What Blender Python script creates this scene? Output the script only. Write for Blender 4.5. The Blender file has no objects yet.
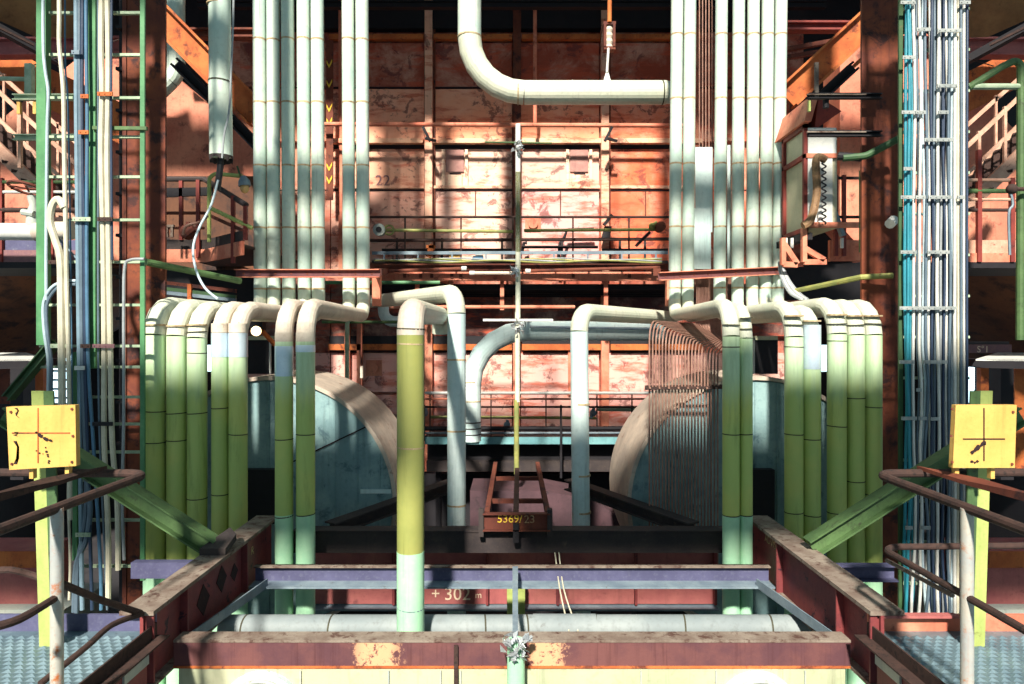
import bpy, math, random
from mathutils import Vector as V, Matrix
random.seed(7)
PI = math.pi
CZ = 4.0          # eye height above the lower floor
F = 683.0         # focal length in pixels of the 1024 wide frame
HY = 337.0        # row of the horizon
scn = bpy.context.scene
COL = scn.collection

def W(px, py, Y):                       # a pixel and its distance -> the place in the hall
    return V(((px-512)/F*Y, Y, CZ+(HY-py)/F*Y))
def X_(px, Y): return (px-512)/F*Y
def Z_(py, Y): return CZ+(HY-py)/F*Y
def L(n, Y): return n*Y/F               # n pixels at distance Y in metres
def lin(c):
    return tuple(((v/255)/12.92 if v/255 <= .04045 else ((v/255+.055)/1.055)**2.4) for v in c)
ORD = ['first', 'second', 'third', 'fourth', 'fifth', 'sixth', 'seventh', 'eighth', 'ninth', 'tenth', 'eleventh', 'twelfth',
       'thirteenth', 'fourteenth', 'fifteenth', 'sixteenth', 'seventeenth', 'eighteenth', 'nineteenth', 'twentieth',
       'twenty-first', 'twenty-second', 'twenty-third', 'twenty-fourth', 'twenty-fifth', 'twenty-sixth']

# ------------------------------------------------------------------ materials
class NB:
    def __init__(s, name):
        s.m = bpy.data.materials.new(name); s.m.use_nodes = True
        s.t = s.m.node_tree; s.n = s.t.nodes; s.l = s.t.links
        s.b = s.n['Principled BSDF']
        s.tc = s.n.new('ShaderNodeTexCoord'); s.geo = s.n.new('ShaderNodeNewGeometry')
    def pos(s, scale=(1, 1, 1), world=True):
        mp = s.n.new('ShaderNodeMapping'); mp.inputs['Scale'].default_value = scale
        s.l.new(s.geo.outputs['Position'] if world else s.tc.outputs['Object'], mp.inputs[0]); return mp.outputs[0]
    def noise(s, vec, scale, detail=5, rough=.6, dist=0):
        n = s.n.new('ShaderNodeTexNoise'); n.inputs['Scale'].default_value = scale
        n.inputs['Detail'].default_value = detail; n.inputs['Roughness'].default_value = rough
        n.inputs['Distortion'].default_value = dist
        s.l.new(vec, n.inputs['Vector']); return n.outputs['Fac']
    def ramp(s, fac, a, b):
        r = s.n.new('ShaderNodeMapRange'); r.interpolation_type = 'SMOOTHSTEP'
        r.inputs['From Min'].default_value = a; r.inputs['From Max'].default_value = b
        s.l.new(fac, r.inputs['Value']); return r.outputs[0]
    def mix(s, fac, a, b, mode='MIX'):
        m = s.n.new('ShaderNodeMix'); m.data_type = 'RGBA'; m.blend_type = mode
        for k, v in ((0, fac), (6, a), (7, b)):
            if isinstance(v, (int, float)): m.inputs[k].default_value = v
            elif isinstance(v, tuple): m.inputs[k].default_value = (*v[:3], 1)
            else: s.l.new(v, m.inputs[k])
        return m.outputs[2]
    def math(s, op, a, b):
        m = s.n.new('ShaderNodeMath'); m.operation = op
        for k, v in ((0, a), (1, b)):
            if isinstance(v, (int, float)): m.inputs[k].default_value = v
            else: s.l.new(v, m.inputs[k])
        return m.outputs[0]
    def bump(s, h, strength, dist=.01):
        b = s.n.new('ShaderNodeBump'); b.inputs['Strength'].default_value = strength; b.inputs['Distance'].default_value = dist
        s.l.new(h, b.inputs['Height']); s.l.new(b.outputs[0], s.b.inputs['Normal'])
    def done(s, col, rough=.6, metal=0):
        if isinstance(col, tuple): s.b.inputs['Base Color'].default_value = (*col[:3], 1)
        else: s.l.new(col, s.b.inputs['Base Color'])
        s.b.inputs['Roughness'].default_value = rough; s.b.inputs['Metallic'].default_value = metal
        s.b.inputs['Specular IOR Level'].default_value = .35
        return s.m

def worn(name, c1, c2, c3, scale=2.5, patch=(.55, .68), streak=.35, rough=.65, metal=0, bump=.25, world=True, grime=(30, 24, 20)):
    """paint c1 drifting to c2, blotches of c3, vertical run marks of grime"""
    c1, c2, c3 = lin(c1), lin(c2), lin(c3)
    b = NB(name); p = b.pos(world=world)
    n1 = b.noise(p, scale, 6, .65); n2 = b.noise(p, scale*2.7, 8, .7, .3)
    col = b.mix(b.ramp(n1, .35, .65), c1, c2)
    col = b.mix(b.ramp(n2, *patch), col, c3)
    ps = b.pos((9, 9, .55), world); n3 = b.noise(ps, 1.6, 5, .7)
    col = b.mix(b.math('MULTIPLY', b.ramp(n3, .52, .8), streak), col, lin(grime))
    nf = b.noise(p, scale*14, 3, .6)
    col = b.mix(b.math('MULTIPLY', b.ramp(nf, .5, .75), .25), col, c3)
    b.bump(b.math('ADD', n2, b.math('MULTIPLY', nf, .4)), bump)
    return b.done(col, rough, metal)

M = {}
M['jacket'] = worn('pale jacket', (204, 204, 184), (188, 194, 174), (150, 146, 122), 1.5, (.62, .8), .35, .5)
M['bundle'] = worn('grey green sheet', (200, 212, 196), (178, 200, 188), (146, 156, 134), 1.6, (.62, .8), .45, .45)
M['tan'] = worn('tan wrapping', (206, 196, 178), (188, 174, 158), (150, 128, 110), 3, (.6, .75), .25, .7)
M['silver'] = worn('bare sheet sleeve', (205, 220, 228), (190, 208, 220), (170, 180, 186), 4, (.6, .8), .1, .35, .35)
M['band'] = worn('rusted joint', (192, 172, 136), (164, 142, 110), (110, 86, 62), 8, (.5, .7), .2, .8)
M['banddark'] = worn('dark joint', (74, 74, 56), (60, 58, 46), (40, 34, 28), 8, (.5, .7), .2, .8)
M['yellowgreen'] = worn('yellow green paint', (150, 152, 84), (136, 142, 78), (136, 146, 84), 1.8, (.58, .8), .4, .5, grime=(66, 76, 34))
M['mint'] = worn('pale mint green', (170, 214, 176), (152, 204, 168), (196, 220, 190), 2, (.58, .8), .25, .5)  # paler green of the lowest pipe lengths and the standpipe
M['paleblue'] = worn('pale blue grey sheet', (206, 220, 216), (182, 204, 202), (150, 166, 162), 1.7, (.6, .8), .4, .45)
def riser():
    b = NB('algae stained pipe'); p = b.pos()
    sep = b.n.new('ShaderNodeSeparateXYZ'); b.l.new(b.geo.outputs['Position'], sep.inputs[0])
    n1 = b.noise(p, 1.6, 5, .6)
    n4 = b.noise(b.pos((7, 7, .8)), 1.5, 6, .7)
    z = b.math('ADD', sep.outputs[2], b.math('MULTIPLY', n4, .45))
    f = b.ramp(z, CZ-.02, CZ-.42)
    green = b.mix(b.ramp(n1, .38, .62), lin((166, 188, 106)), lin((182, 192, 106)))
    green = b.mix(b.math('MULTIPLY', b.ramp(n4, .52, .75), .55), green, lin((98, 120, 64)))
    pale = b.mix(b.ramp(n4, .4, .7), lin((192, 216, 176)), lin((166, 190, 148)))
    col = b.mix(f, pale, green)
    b.bump(n4, .15)
    return b.done(col, .5)
M['riser'] = riser()
M['rust'] = worn('red brown rust', (116, 62, 44), (92, 46, 36), (58, 34, 32), 2.2, (.52, .66), .4, .8)
M['column'] = worn('rusted column steel', (128, 66, 40), (92, 44, 34), (52, 30, 30), 1.6, (.5, .64), .55, .8)
M['orange'] = worn('orange rust', (196, 112, 58), (164, 84, 44), (106, 54, 38), 2, (.54, .68), .35, .8)
M['salmon'] = worn('salmon primer', (214, 140, 112), (190, 104, 80), (128, 66, 54), 2, (.55, .7), .3, .75)
M['girder'] = worn('old red girder paint', (128, 58, 56), (104, 48, 52), (50, 28, 38), 3, (.6, .64), .35, .6)
M['dust'] = worn('dusty flange', (136, 124, 112), (108, 92, 82), (78, 54, 46), 5, (.5, .65), .1, .9)
M['navy'] = worn('navy grey paint', (84, 84, 114), (70, 70, 98), (118, 122, 138), 3, (.62, .75), .2, .6)
M['darkbeam'] = worn('dark weathered steel', (62, 54, 52), (48, 42, 44), (86, 74, 66), 4, (.58, .75), .3, .8)
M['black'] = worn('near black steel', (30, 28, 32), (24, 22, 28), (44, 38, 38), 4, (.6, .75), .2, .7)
M['crossbeam'] = worn('purple brown rust', (104, 66, 66), (84, 54, 58), (140, 86, 66), 3, (.58, .7), .5, .75, grime=(70, 34, 34))
M['redpanel'] = worn('brick red panel', (172, 102, 96), (150, 82, 82), (104, 58, 58), 2.2, (.6, .75), .3, .65)
M['ladder'] = worn('green ladder paint', (84, 138, 92), (66, 118, 78), (110, 142, 104), 3, (.6, .8), .25, .5)
M['darkgreen'] = worn('dark green paint', (60, 92, 58), (50, 76, 50), (92, 88, 62), 3, (.58, .75), .3, .6)
M['brace'] = worn('moss green brace', (84, 112, 68), (64, 90, 54), (50, 54, 40), 3, (.55, .7), .4, .6)
M['rung'] = worn('pale rung', (170, 186, 158), (140, 160, 132), (110, 100, 84), 8, (.6, .75), .1, .6)
M['yellow'] = worn('yellow enamel', (208, 168, 92), (196, 154, 80), (166, 122, 60), 4, (.66, .74), .3, .5, world=False, grime=(150, 80, 40))
M['lime'] = worn('lime post paint', (166, 178, 104), (148, 162, 90), (110, 110, 60), 4, (.62, .72), .3, .5)
M['rail'] = worn('rusty handrail', (68, 48, 42), (56, 40, 36), (38, 30, 28), 12, (.5, .65), .1, .85)
M['post'] = worn('galvanised post with rust', (176, 174, 162), (158, 162, 160), (172, 100, 50), 4, (.55, .66), .5, .5, .1, grime=(150, 82, 40))
M['checker'] = worn('galvanised tread plate', (118, 140, 148), (98, 120, 130), (70, 80, 86), 4, (.6, .75), .1, .42, .35)
M['cream'] = worn('cream casing', (182, 182, 152), (164, 172, 140), (140, 132, 100), 1.6, (.6, .75), .5, .6)
M['casing'] = worn('grey casing', (176, 180, 168), (150, 160, 156), (110, 104, 92), 2, (.6, .75), .4, .6)
M['drum'] = worn('weathered drum sheet', (138, 166, 166), (112, 142, 146), (76, 104, 112), 2, (.54, .7), .55, .5, 0, grime=(40, 60, 66))
M['rim'] = worn('drum rim', (196, 180, 162), (160, 148, 136), (120, 84, 66), 2, (.58, .72), .2, .6)
M['tube'] = worn('brown thin tube', (150, 114, 98), (124, 90, 78), (104, 70, 60), 9, (.58, .75), .1, .55)
M['foil'] = worn('crumpled foil', (210, 214, 214), (180, 186, 190), (110, 112, 116), 14, (.55, .7), .0, .3, .6)
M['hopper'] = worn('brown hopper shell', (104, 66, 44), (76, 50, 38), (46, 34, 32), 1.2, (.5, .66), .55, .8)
M['hopperlit'] = worn('sunlit hopper shell', (216, 152, 108), (196, 116, 74), (140, 76, 52), 1.4, (.55, .7), .4, .8)  # lighter copy of the brown hopper shell, sunlight put into its colour
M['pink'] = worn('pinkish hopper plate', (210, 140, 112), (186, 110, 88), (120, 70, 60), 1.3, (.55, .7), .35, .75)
M['tray'] = worn('galvanised tray', (124, 140, 148), (100, 116, 128), (80, 74, 68), 5, (.58, .75), .1, .5)
M['teal'] = worn('teal beam paint', (120, 170, 172), (100, 150, 156), (80, 96, 96), 3, (.6, .75), .2, .55)
M['olivepipe'] = worn('olive pipe', (150, 150, 84), (120, 128, 76), (120, 76, 50), 6, (.56, .7), .1, .6)
M['floorplate'] = worn('lower floor concrete', (54, 52, 54), (44, 42, 46), (34, 32, 34), 1.2, (.55, .7), 0, .85)
M['roof'] = worn('dark roof decking', (40, 34, 34), (30, 26, 30), (60, 42, 36), 1, (.55, .7), 0, .85)
M['stairs'] = worn('pinkish stair steel', (206, 164, 140), (180, 134, 112), (120, 76, 60), 5, (.58, .72), .2, .7)
M['cabinet'] = worn('cream cabinet panel', (196, 190, 160), (180, 176, 148), (150, 130, 104), 3, (.64, .78), .25, .5)
M['maroon'] = worn('maroon frame', (136, 56, 46), (112, 46, 42), (76, 36, 34), 5, (.56, .7), .2, .6)
M['white'] = worn('white paint', (214, 214, 206), (196, 198, 192), (150, 146, 138), 5, (.62, .78), .2, .5)
M['stain'] = worn('dark stain', (44, 28, 30), (36, 24, 28), (60, 36, 34), 9, (.6, .75), 0, .9)
M['chalk'] = worn('chalk marking', (236, 214, 186), (226, 204, 176), (214, 180, 150), 20, (.6, .75), 0, .9)
M['yellowpaint'] = worn('yellow marking', (236, 200, 60), (220, 180, 60), (200, 170, 110), 20, (.6, .75), 0, .8)
M['fadedpaint'] = worn('faded marking', (196, 168, 120), (150, 110, 86), (120, 80, 66), 30, (.5, .6), 0, .8)
M['hatch'] = worn('hatch paint', (176, 132, 122), (160, 116, 108), (130, 84, 74), 6, (.6, .75), .3, .7)
M['clip'] = worn('galvanised clip', (166, 170, 166), (140, 146, 144), (100, 96, 88), 9, (.6, .75), .1, .45, .2)
M['chainm'] = worn('brown chain links', (150, 118, 84), (126, 96, 70), (90, 66, 50), 14, (.5, .7), .1, .7)
M['flake'] = worn('flaked pale rust', (206, 156, 116), (180, 122, 88), (140, 86, 64), 9, (.6, .75), 0, .85)
M['lagging'] = worn('grey lagging', (136, 144, 144), (118, 128, 130), (92, 96, 94), 2, (.6, .76), .3, .6)
M['bunker'] = worn('olive brown sheet', (150, 116, 78), (124, 92, 62), (84, 60, 44), 1.2, (.55, .7), .3, .8)
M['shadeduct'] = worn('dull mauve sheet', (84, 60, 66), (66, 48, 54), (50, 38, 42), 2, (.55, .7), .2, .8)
M['purplepaint'] = worn('purple grey marking', (116, 84, 92), (130, 96, 96), (150, 110, 100), 20, (.55, .7), 0, .8)
for nm, c in (('c_white', (212, 212, 204)), ('c_cream', (206, 200, 176)), ('c_grey', (150, 156, 158)), ('c_pale', (176, 196, 204)),
              ('c_blue', (78, 118, 146)), ('c_navy', (44, 60, 84)), ('c_teal', (44, 134, 150)), ('c_black', (34, 34, 38)), ('c_slate', (92, 110, 124)), ('c_bluegrey', (120, 146, 160))):
    M[nm] = worn(nm[2:]+' cable sheath', c, tuple(int(v*.9) for v in c), tuple(int(v*.72) for v in c), 5, (.6, .8), .12, .5)
def flaky():
    b = NB('purple brown rust with flaked patches'); p = b.pos()
    n1 = b.noise(p, 3, 6, .65); n2 = b.noise(p, 26, 7, .75, .2); n3 = b.noise(b.pos((14, 14, .6)), 1.6, 5, .7)
    sep = b.n.new('ShaderNodeSeparateXYZ'); b.l.new(b.geo.outputs['Position'], sep.inputs[0])
    col = b.mix(b.ramp(n1, .35, .65), lin((108, 68, 66)), lin((86, 54, 60)))
    col = b.mix(b.math('MULTIPLY', b.ramp(n3, .5, .75), .55), col, lin((66, 32, 34)))
    m = None
    for c, h in ((-.835, .24), (.21, .2)):
        q = b.ramp(b.math('ABSOLUTE', b.math('SUBTRACT', sep.outputs[0], c), 0), h, h*.25)
        m = q if m is None else b.math('MAXIMUM', m, q)
    k = b.ramp(b.math('ADD', n2, b.math('MULTIPLY', m, .3)), .66, .76)
    col = b.mix(b.math('MULTIPLY', k, m), col, lin((208, 158, 120)))
    b.bump(n2, .25); return b.done(col, .75)
M['crossbeam'] = flaky()
def walls():
    b = NB('scaled furnace shell'); p = b.pos()
    oi = b.n.new('ShaderNodeObjectInfo'); base = oi.outputs['Color']
    n1 = b.noise(p, 1.1, 7, .7, .4); n2 = b.noise(p, 3.2, 9, .72, .5); n3 = b.noise(b.pos((.8, .8, 3.5)), 1.7, 6, .7)
    n4 = b.noise(b.pos((10, 10, .5)), 1.5, 5, .7)
    col = b.mix(b.math('MULTIPLY', b.ramp(n1, .42, .7), .55), base, lin((232, 190, 166)))
    col = b.mix(b.math('MULTIPLY', b.ramp(n3, .48, .64), .75), col, lin((190, 84, 56)))
    col = b.mix(b.math('MULTIPLY', b.ramp(n2, .535, .6), .72), col, lin((96, 50, 50)))
    col = b.mix(b.math('MULTIPLY', b.ramp(n4, .55, .8), .3), col, lin((110, 58, 46)))
    b.bump(n2, .3); return b.done(col, .75)
M['wall'] = walls()
def emit(name, c, s):
    b = NB(name); b.b.inputs['Emission Color'].default_value = (*lin(c), 1); b.b.inputs['Emission Strength'].default_value = s
    return b.done(lin(c), .4)
M['glow'] = emit('glint glow', (255, 226, 170), 6)
def glassy():
    b = NB('amber lamp glass'); return b.done(lin((214, 170, 110)), .2)
M['amber'] = glassy()

# ------------------------------------------------------------------ mesh building
class MB:
    def __init__(s): s.v = []; s.f = []
    def add(s, vs, fs):
        o = len(s.v); s.v += [V(v) for v in vs]; s.f += [tuple(i+o for i in f) for f in fs]; return s
    def box(s, lo, hi):
        x0, y0, z0 = lo; x1, y1, z1 = hi
        if x0 > x1: x0, x1 = x1, x0
        if y0 > y1: y0, y1 = y1, y0
        if z0 > z1: z0, z1 = z1, z0
        return s.add([(x0, y0, z0), (x1, y0, z0), (x1, y1, z0), (x0, y1, z0), (x0, y0, z1), (x1, y0, z1), (x1, y1, z1), (x0, y1, z1)],
                     [(0, 3, 2, 1), (4, 5, 6, 7), (0, 1, 5, 4), (1, 2, 6, 5), (2, 3, 7, 6), (3, 0, 4, 7)])
    def extr(s, poly, p0, p1, up=(0, 0, 1)):       # extrude 2D profile (u across, v up) from p0 to p1
        p0, p1 = V(p0), V(p1); d = (p1-p0).normalized(); up = V(up)
        u = d.cross(up)
        if u.length < 1e-5: u = d.cross(V((0, 1, 0)))
        u.normalize(); w = u.cross(d).normalized(); n = len(poly)
        vs = [p0+u*a+w*b for a, b in poly]+[p1+u*a+w*b for a, b in poly]
        fs = [(i, (i+1) % n, (i+1) % n+n, i+n) for i in range(n)]
        return s.add(vs, fs+[tuple(range(n))[::-1], tuple(range(n, 2*n))])
    def bar(s, p0, p1, w, h, up=(0, 0, 1)):
        return s.extr([(-w/2, -h/2), (w/2, -h/2), (w/2, h/2), (-w/2, h/2)], p0, p1, up)
    def ibeam(s, p0, p1, h, w, tf=.02, tw=.014, up=(0, 0, 1)):
        a, b, c = w/2, h/2, tw/2
        return s.extr([(-a, -b), (a, -b), (a, -b+tf), (c, -b+tf), (c, b-tf), (a, b-tf), (a, b), (-a, b), (-a, b-tf), (-c, b-tf), (-c, -b+tf), (-a, -b+tf)], p0, p1, up)
    def chan(s, p0, p1, h, w, t=.012, up=(0, 0, 1), flip=False):
        q = [(0, -h/2), (w, -h/2), (w, -h/2+t), (t, -h/2+t), (t, h/2-t), (w, h/2-t), (w, h/2), (0, h/2)]
        if flip: q = [(-a, b) for a, b in q][::-1]
        return s.extr(q, p0, p1, up)
    def angle(s, p0, p1, w, t=.008, up=(0, 0, 1), flip=False):
        q = [(0, 0), (w, 0), (w, t), (t, t), (t, w), (0, w)]
        if flip: q = [(-a, b) for a, b in q][::-1]
        return s.extr(q, p0, p1, up)
    def tube(s, pts, r, n=14, caps=True, hollow=0):
        pts = [V(p) for p in pts]; rs = r if isinstance(r, (list, tuple)) else [r]*len(pts)
        t = []
        for i in range(len(pts)):
            a = pts[max(i-1, 0)]; b = pts[min(i+1, len(pts)-1)]; t.append((b-a).normalized())
        ref = V((0, 0, 1)) if abs(t[0].z) < .9 else V((1, 0, 0))
        u = t[0].cross(ref).normalized(); vs = []
        for i, p in enumerate(pts):
            u = (u-t[i]*u.dot(t[i])).normalized(); w = t[i].cross(u)
            k = 1
            if 0 < i < len(pts)-1:
                c = (pts[i]-pts[i-1]).normalized().dot(t[i]); k = 1/max(c, .8)
            for j in range(n):
                a = 2*PI*j/n; vs.append(p+(u*math.cos(a)+w*math.sin(a))*rs[i])
        fs = []
        for i in range(len(pts)-1):
            for j in range(n):
                fs.append((i*n+j, i*n+(j+1) % n, (i+1)*n+(j+1) % n, (i+1)*n+j))
        if caps: fs += [tuple(range(n))[::-1], tuple(range((len(pts)-1)*n, len(pts)*n))]
        return s.add(vs, fs)
    def ball(s, c, r, n=12, m=8, sq=(1, 1, 1)):
        c = V(c); vs = [c+V((0, 0, r*sq[2]))]
        for i in range(1, m):
            th = PI*i/m
            for j in range(n):
                a = 2*PI*j/n; vs.append(c+V((r*sq[0]*math.sin(th)*math.cos(a), r*sq[1]*math.sin(th)*math.sin(a), r*sq[2]*math.cos(th))))
        vs.append(c-V((0, 0, r*sq[2]))); e = len(vs)-1; fs = [(0, 1+j, 1+(j+1) % n) for j in range(n)]
        for i in range(m-2):
            for j in range(n): fs.append((1+i*n+j, 1+(i+1)*n+j, 1+(i+1)*n+(j+1) % n, 1+i*n+(j+1) % n))
        o = 1+(m-2)*n; fs += [(e, o+(j+1) % n, o+j) for j in range(n)]
        return s.add(vs, fs)
    def torus(s, c, R, r, axis=(0, 0, 1), n=20):
        c = V(c); ax = V(axis).normalized(); u = ax.orthogonal().normalized(); w = ax.cross(u)
        pts = [c+(u*math.cos(2*PI*i/n)+w*math.sin(2*PI*i/n))*R for i in range(n+1)]
        return s.tube(pts, r, 6, False)
    def prism(s, pts, d):
        pts = [V(p) for p in pts]; d = V(d); n = len(pts)
        return s.add(pts+[p+d for p in pts], [tuple(range(n)), tuple(range(n, 2*n))[::-1]]+[(i, i+n, (i+1) % n+n, (i+1) % n) for i in range(n)])
    def build(s, name, mat, parent=None, ang=35, color=None):
        import bmesh
        base = V((0, 0, 0))
        if parent is not None:
            q = parent
            while q is not None: base = base+q.location; q = q.parent
        else:
            xs = [v.x for v in s.v]; ys = [v.y for v in s.v]; zs = [v.z for v in s.v]
            base = V(((min(xs)+max(xs))/2, (min(ys)+max(ys))/2, min(zs)))
        me = bpy.data.meshes.new(name)
        me.from_pydata([tuple(v-base) for v in s.v], [], s.f)
        bm = bmesh.new(); bm.from_mesh(me); bmesh.ops.recalc_face_normals(bm, faces=bm.faces)
        for f in bm.faces: f.smooth = True
        bm.to_mesh(me); bm.free()
        me.set_sharp_from_angle(angle=math.radians(ang))
        me.materials.append(M[mat] if isinstance(mat, str) else mat)
        o = bpy.data.objects.new(name, me); COL.objects.link(o)
        if parent is not None: o.parent = parent
        else: o.location = base
        if color: o.color = (*lin(color), 1)
        return o

def tag(o, label, cat, group=None):
    o['label'] = label; o['category'] = cat; o['kind'] = 'thing'
    if group: o['group'] = group
    return o
def thing(name, label, cat, loc, group=None):
    o = bpy.data.objects.new(name, None); o.empty_display_size = .1; o.location = V(loc); COL.objects.link(o)
    return tag(o, label, cat, group)
def single(mb, name, mat, label, cat, group=None, **k):
    return tag(mb.build(name, mat, None, **k), label, cat, group)
def struct(mb, name, mat, parent=None, **k):
    o = mb.build(name, mat, parent, **k)
    if parent is None: o['kind'] = 'structure'
    return o

def fillet(path, br, n=4):
    """straight runs and elbows of a pipe route"""
    path = [V(p) for p in path]; out = []; cur = path[0]
    for i in range(1, len(path)-1):
        a, b, c = path[i-1], path[i], path[i+1]
        d1 = (a-b).normalized(); d2 = (c-b).normalized(); th = math.acos(max(-1, min(1, d1.dot(d2))))
        R = br[i-1] if isinstance(br, (list, tuple)) else br
        t = R/math.tan(th/2); t = min(t, (a-b).length*.48 if i > 1 else (a-b).length*.95, (c-b).length*.48 if i < len(path)-2 else (c-b).length*.95)
        R = t*math.tan(th/2); p, q = b+d1*t, b+d2*t
        cen = b+(d1+d2).normalized()*(R/math.sin(th/2)); u = (p-cen); ang = PI-th; ax = u.cross(q-cen).normalized()
        arc = [cen+Matrix.Rotation(ang*k/n, 3, ax) @ u for k in range(n+1)]
        out.append(('run', [cur, p])); out.append(('elbow', arc)); cur = q
    out.append(('run', [cur, path[-1]])); return out
def route(path, br, n=6):
    pts = []
    for k, p in fillet(path, br, n): pts += p if not pts else p[1:]
    return pts
def smooth(pts, n=6):
    pts = [V(p) for p in pts]; out = []
    for i in range(len(pts)-1):
        p0 = pts[max(i-1, 0)]; p1 = pts[i]; p2 = pts[i+1]; p3 = pts[min(i+2, len(pts)-1)]
        for k in range(n):
            t = k/n
            out.append(.5*((2*p1)+(p2-p0)*t+(2*p0-5*p1+4*p2-p3)*t*t+(3*p1-p0-3*p2+p3)*t**3))
    out.append(pts[-1]); return out
def ring(parent, p, d, r, mat='band', w=.025, k=1.035, name='joint_band'):
    p = V(p); d = V(d).normalized()
    return MB().tube([p-d*w/2, p+d*w/2], r*k, 18).build(name, mat, parent)

def text(s, size, o, u, n, mat, parent, name='painted_marking', up=None):
    """lettering lying on a surface: o = start of the baseline, u = writing direction, n = out of the surface"""
    cu = bpy.data.curves.new('lettering', 'FONT'); cu.body = s; cu.size = size; cu.extrude = .0012; cu.resolution_u = 3
    ob = bpy.data.objects.new('lettering', cu); COL.objects.link(ob)
    dg = bpy.context.evaluated_depsgraph_get(); me = bpy.data.meshes.new_from_object(ob.evaluated_get(dg))
    bpy.data.objects.remove(ob); bpy.data.curves.remove(cu)
    u = V(u).normalized(); n = V(n).normalized(); w = n.cross(u)
    base = V(parent.location)
    if parent.parent: base = base+parent.parent.location
    for v in me.vertices: v.co = V(o)+u*v.co.x+w*v.co.y+n*(v.co.z+.0015)-base
    me.materials.clear(); me.materials.append(M[mat])
    r = bpy.data.objects.new(name, me); COL.objects.link(r); r.parent = parent; return r

# ------------------------------------------------------------------ the setting
YW = 13.0
fl = MB().box((-13, -4, -.2), (13, 16, 0)); struct(fl, 'floor', 'floorplate')
wb = struct(MB().box((-5.6, YW+.12, 0), (5.6, YW+.5, 10.2)), 'wall_back', 'wall', color=(150, 80, 62))
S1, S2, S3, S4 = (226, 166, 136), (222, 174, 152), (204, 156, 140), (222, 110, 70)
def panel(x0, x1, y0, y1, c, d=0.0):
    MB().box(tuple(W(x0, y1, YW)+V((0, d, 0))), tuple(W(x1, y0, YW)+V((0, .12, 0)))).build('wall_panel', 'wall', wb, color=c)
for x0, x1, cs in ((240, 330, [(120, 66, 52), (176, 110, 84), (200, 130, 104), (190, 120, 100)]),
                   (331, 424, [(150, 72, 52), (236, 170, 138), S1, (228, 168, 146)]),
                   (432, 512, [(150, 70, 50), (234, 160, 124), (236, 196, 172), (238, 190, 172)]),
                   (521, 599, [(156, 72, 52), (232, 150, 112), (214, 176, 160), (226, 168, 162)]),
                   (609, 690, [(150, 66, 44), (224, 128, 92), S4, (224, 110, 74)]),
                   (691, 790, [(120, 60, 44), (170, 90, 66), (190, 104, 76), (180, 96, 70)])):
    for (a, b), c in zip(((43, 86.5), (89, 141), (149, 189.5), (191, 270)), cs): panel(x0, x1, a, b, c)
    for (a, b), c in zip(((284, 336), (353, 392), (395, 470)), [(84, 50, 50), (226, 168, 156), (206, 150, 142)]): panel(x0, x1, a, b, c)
def wtrim(name, x0, x1, y0, y1, mat, d0=-.1, d1=0.02, col=None):
    return MB().box(tuple(W(x0, y1, YW)+V((0, d0, 0))), tuple(W(x1, y0, YW)+V((0, d1, 0)))).build(name, mat, wb, color=col)
for x in (425.5, 600.5):                                     # wide pale ribs with a dark slot beside them
    wtrim('wall_rib', x, x+7.5, -20, 272, 'wall', -.14, col=(232, 178, 148)); wtrim('wall_rib_slot', x+8, x+10, -20, 272, 'rust', -.03)
wtrim('wall_rib', 513, 521, -20, 272, 'rust', -.1)
for x in (340, 690): wtrim('wall_rib', x, x+7, -20, 272, 'salmon', -.12)
for a, b in ((330, 424), (434, 512), (522, 600), (610, 700)):
    wtrim('wall_ledge', a, b, 36, 41, 'orange', -.10); wtrim('wall_ledge', a, b, 140.5, 145, 'wall', -.16, col=(238, 186, 150))
    wtrim('wall_seam', a, b, 145, 148.5, 'black', -.02); wtrim('wall_seam', a, b, 87, 88.6, 'stain', -.02)
    wtrim('wall_seam', a, b, 189.6, 190.8, 'stain', -.02); wtrim('wall_ledge', a, b, 186, 188.8, 'wall', -.05, col=(236, 182, 150))
    wtrim('wall_seam', a, b, 336, 344, 'black', -.06); wtrim('wall_ledge', a, b, 344, 350, 'orange', -.12)
    wtrim('wall_seam', a, b, 350, 352, 'stain', -.03)
for x in (346, 358): wtrim('wall_rib', x, x+5, 284, 470, 'salmon', -.12)
for x in (425.5, 600.5): wtrim('wall_rib', x, x+7.5, 284, 470, 'salmon', -.14)
wtrim('wall_rib', 513, 520, 284, 470, 'salmon', -.1); wtrim('wall_rib', 568, 573, 350, 395, 'salmon', -.06)
for x in (440, 475, 560, 645): wtrim('wall_seam', x, x+1, 191, 216 if x > 450 else 186, 'rust', -.012)
for x0 in (446, 570):                                        # two small inspection hatches with their frames
    h = wtrim('inspection_hatch', x0, x0+18, 150, 172, 'casing', -.035); h.data.materials[0] = M['hatch']
    for xa, ya, xb, yb in ((x0-4, 150, x0-1, 186), (x0+19, 150, x0+22, 186), (x0+2, 175, x0+16, 186)):
        wtrim('hatch_frame', xa, xb, ya, yb, 'wall', -.05, col=(240, 206, 176))
    wtrim('hatch_handle', x0+4, x0+15, 173.5, 174.8, 'stain', -.06)
for x0, y0 in ((533, 224), (374, 368)):
    hub = MB(); c = W(x0, y0, YW); hub.tube([c-V((0, .06, 0)), c+V((0, .02, 0))], .09, 14); hub.box(tuple(c-V((.15, .015, .15))), tuple(c+V((.15, .02, .15)))); hub.build('wall_port', 'salmon', wb)
text('22', .3, W(375, 186, YW)-V((0, 0.012, 0)), (1, 0, 0), (0, -1, 0), 'purplepaint', wb)
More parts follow.
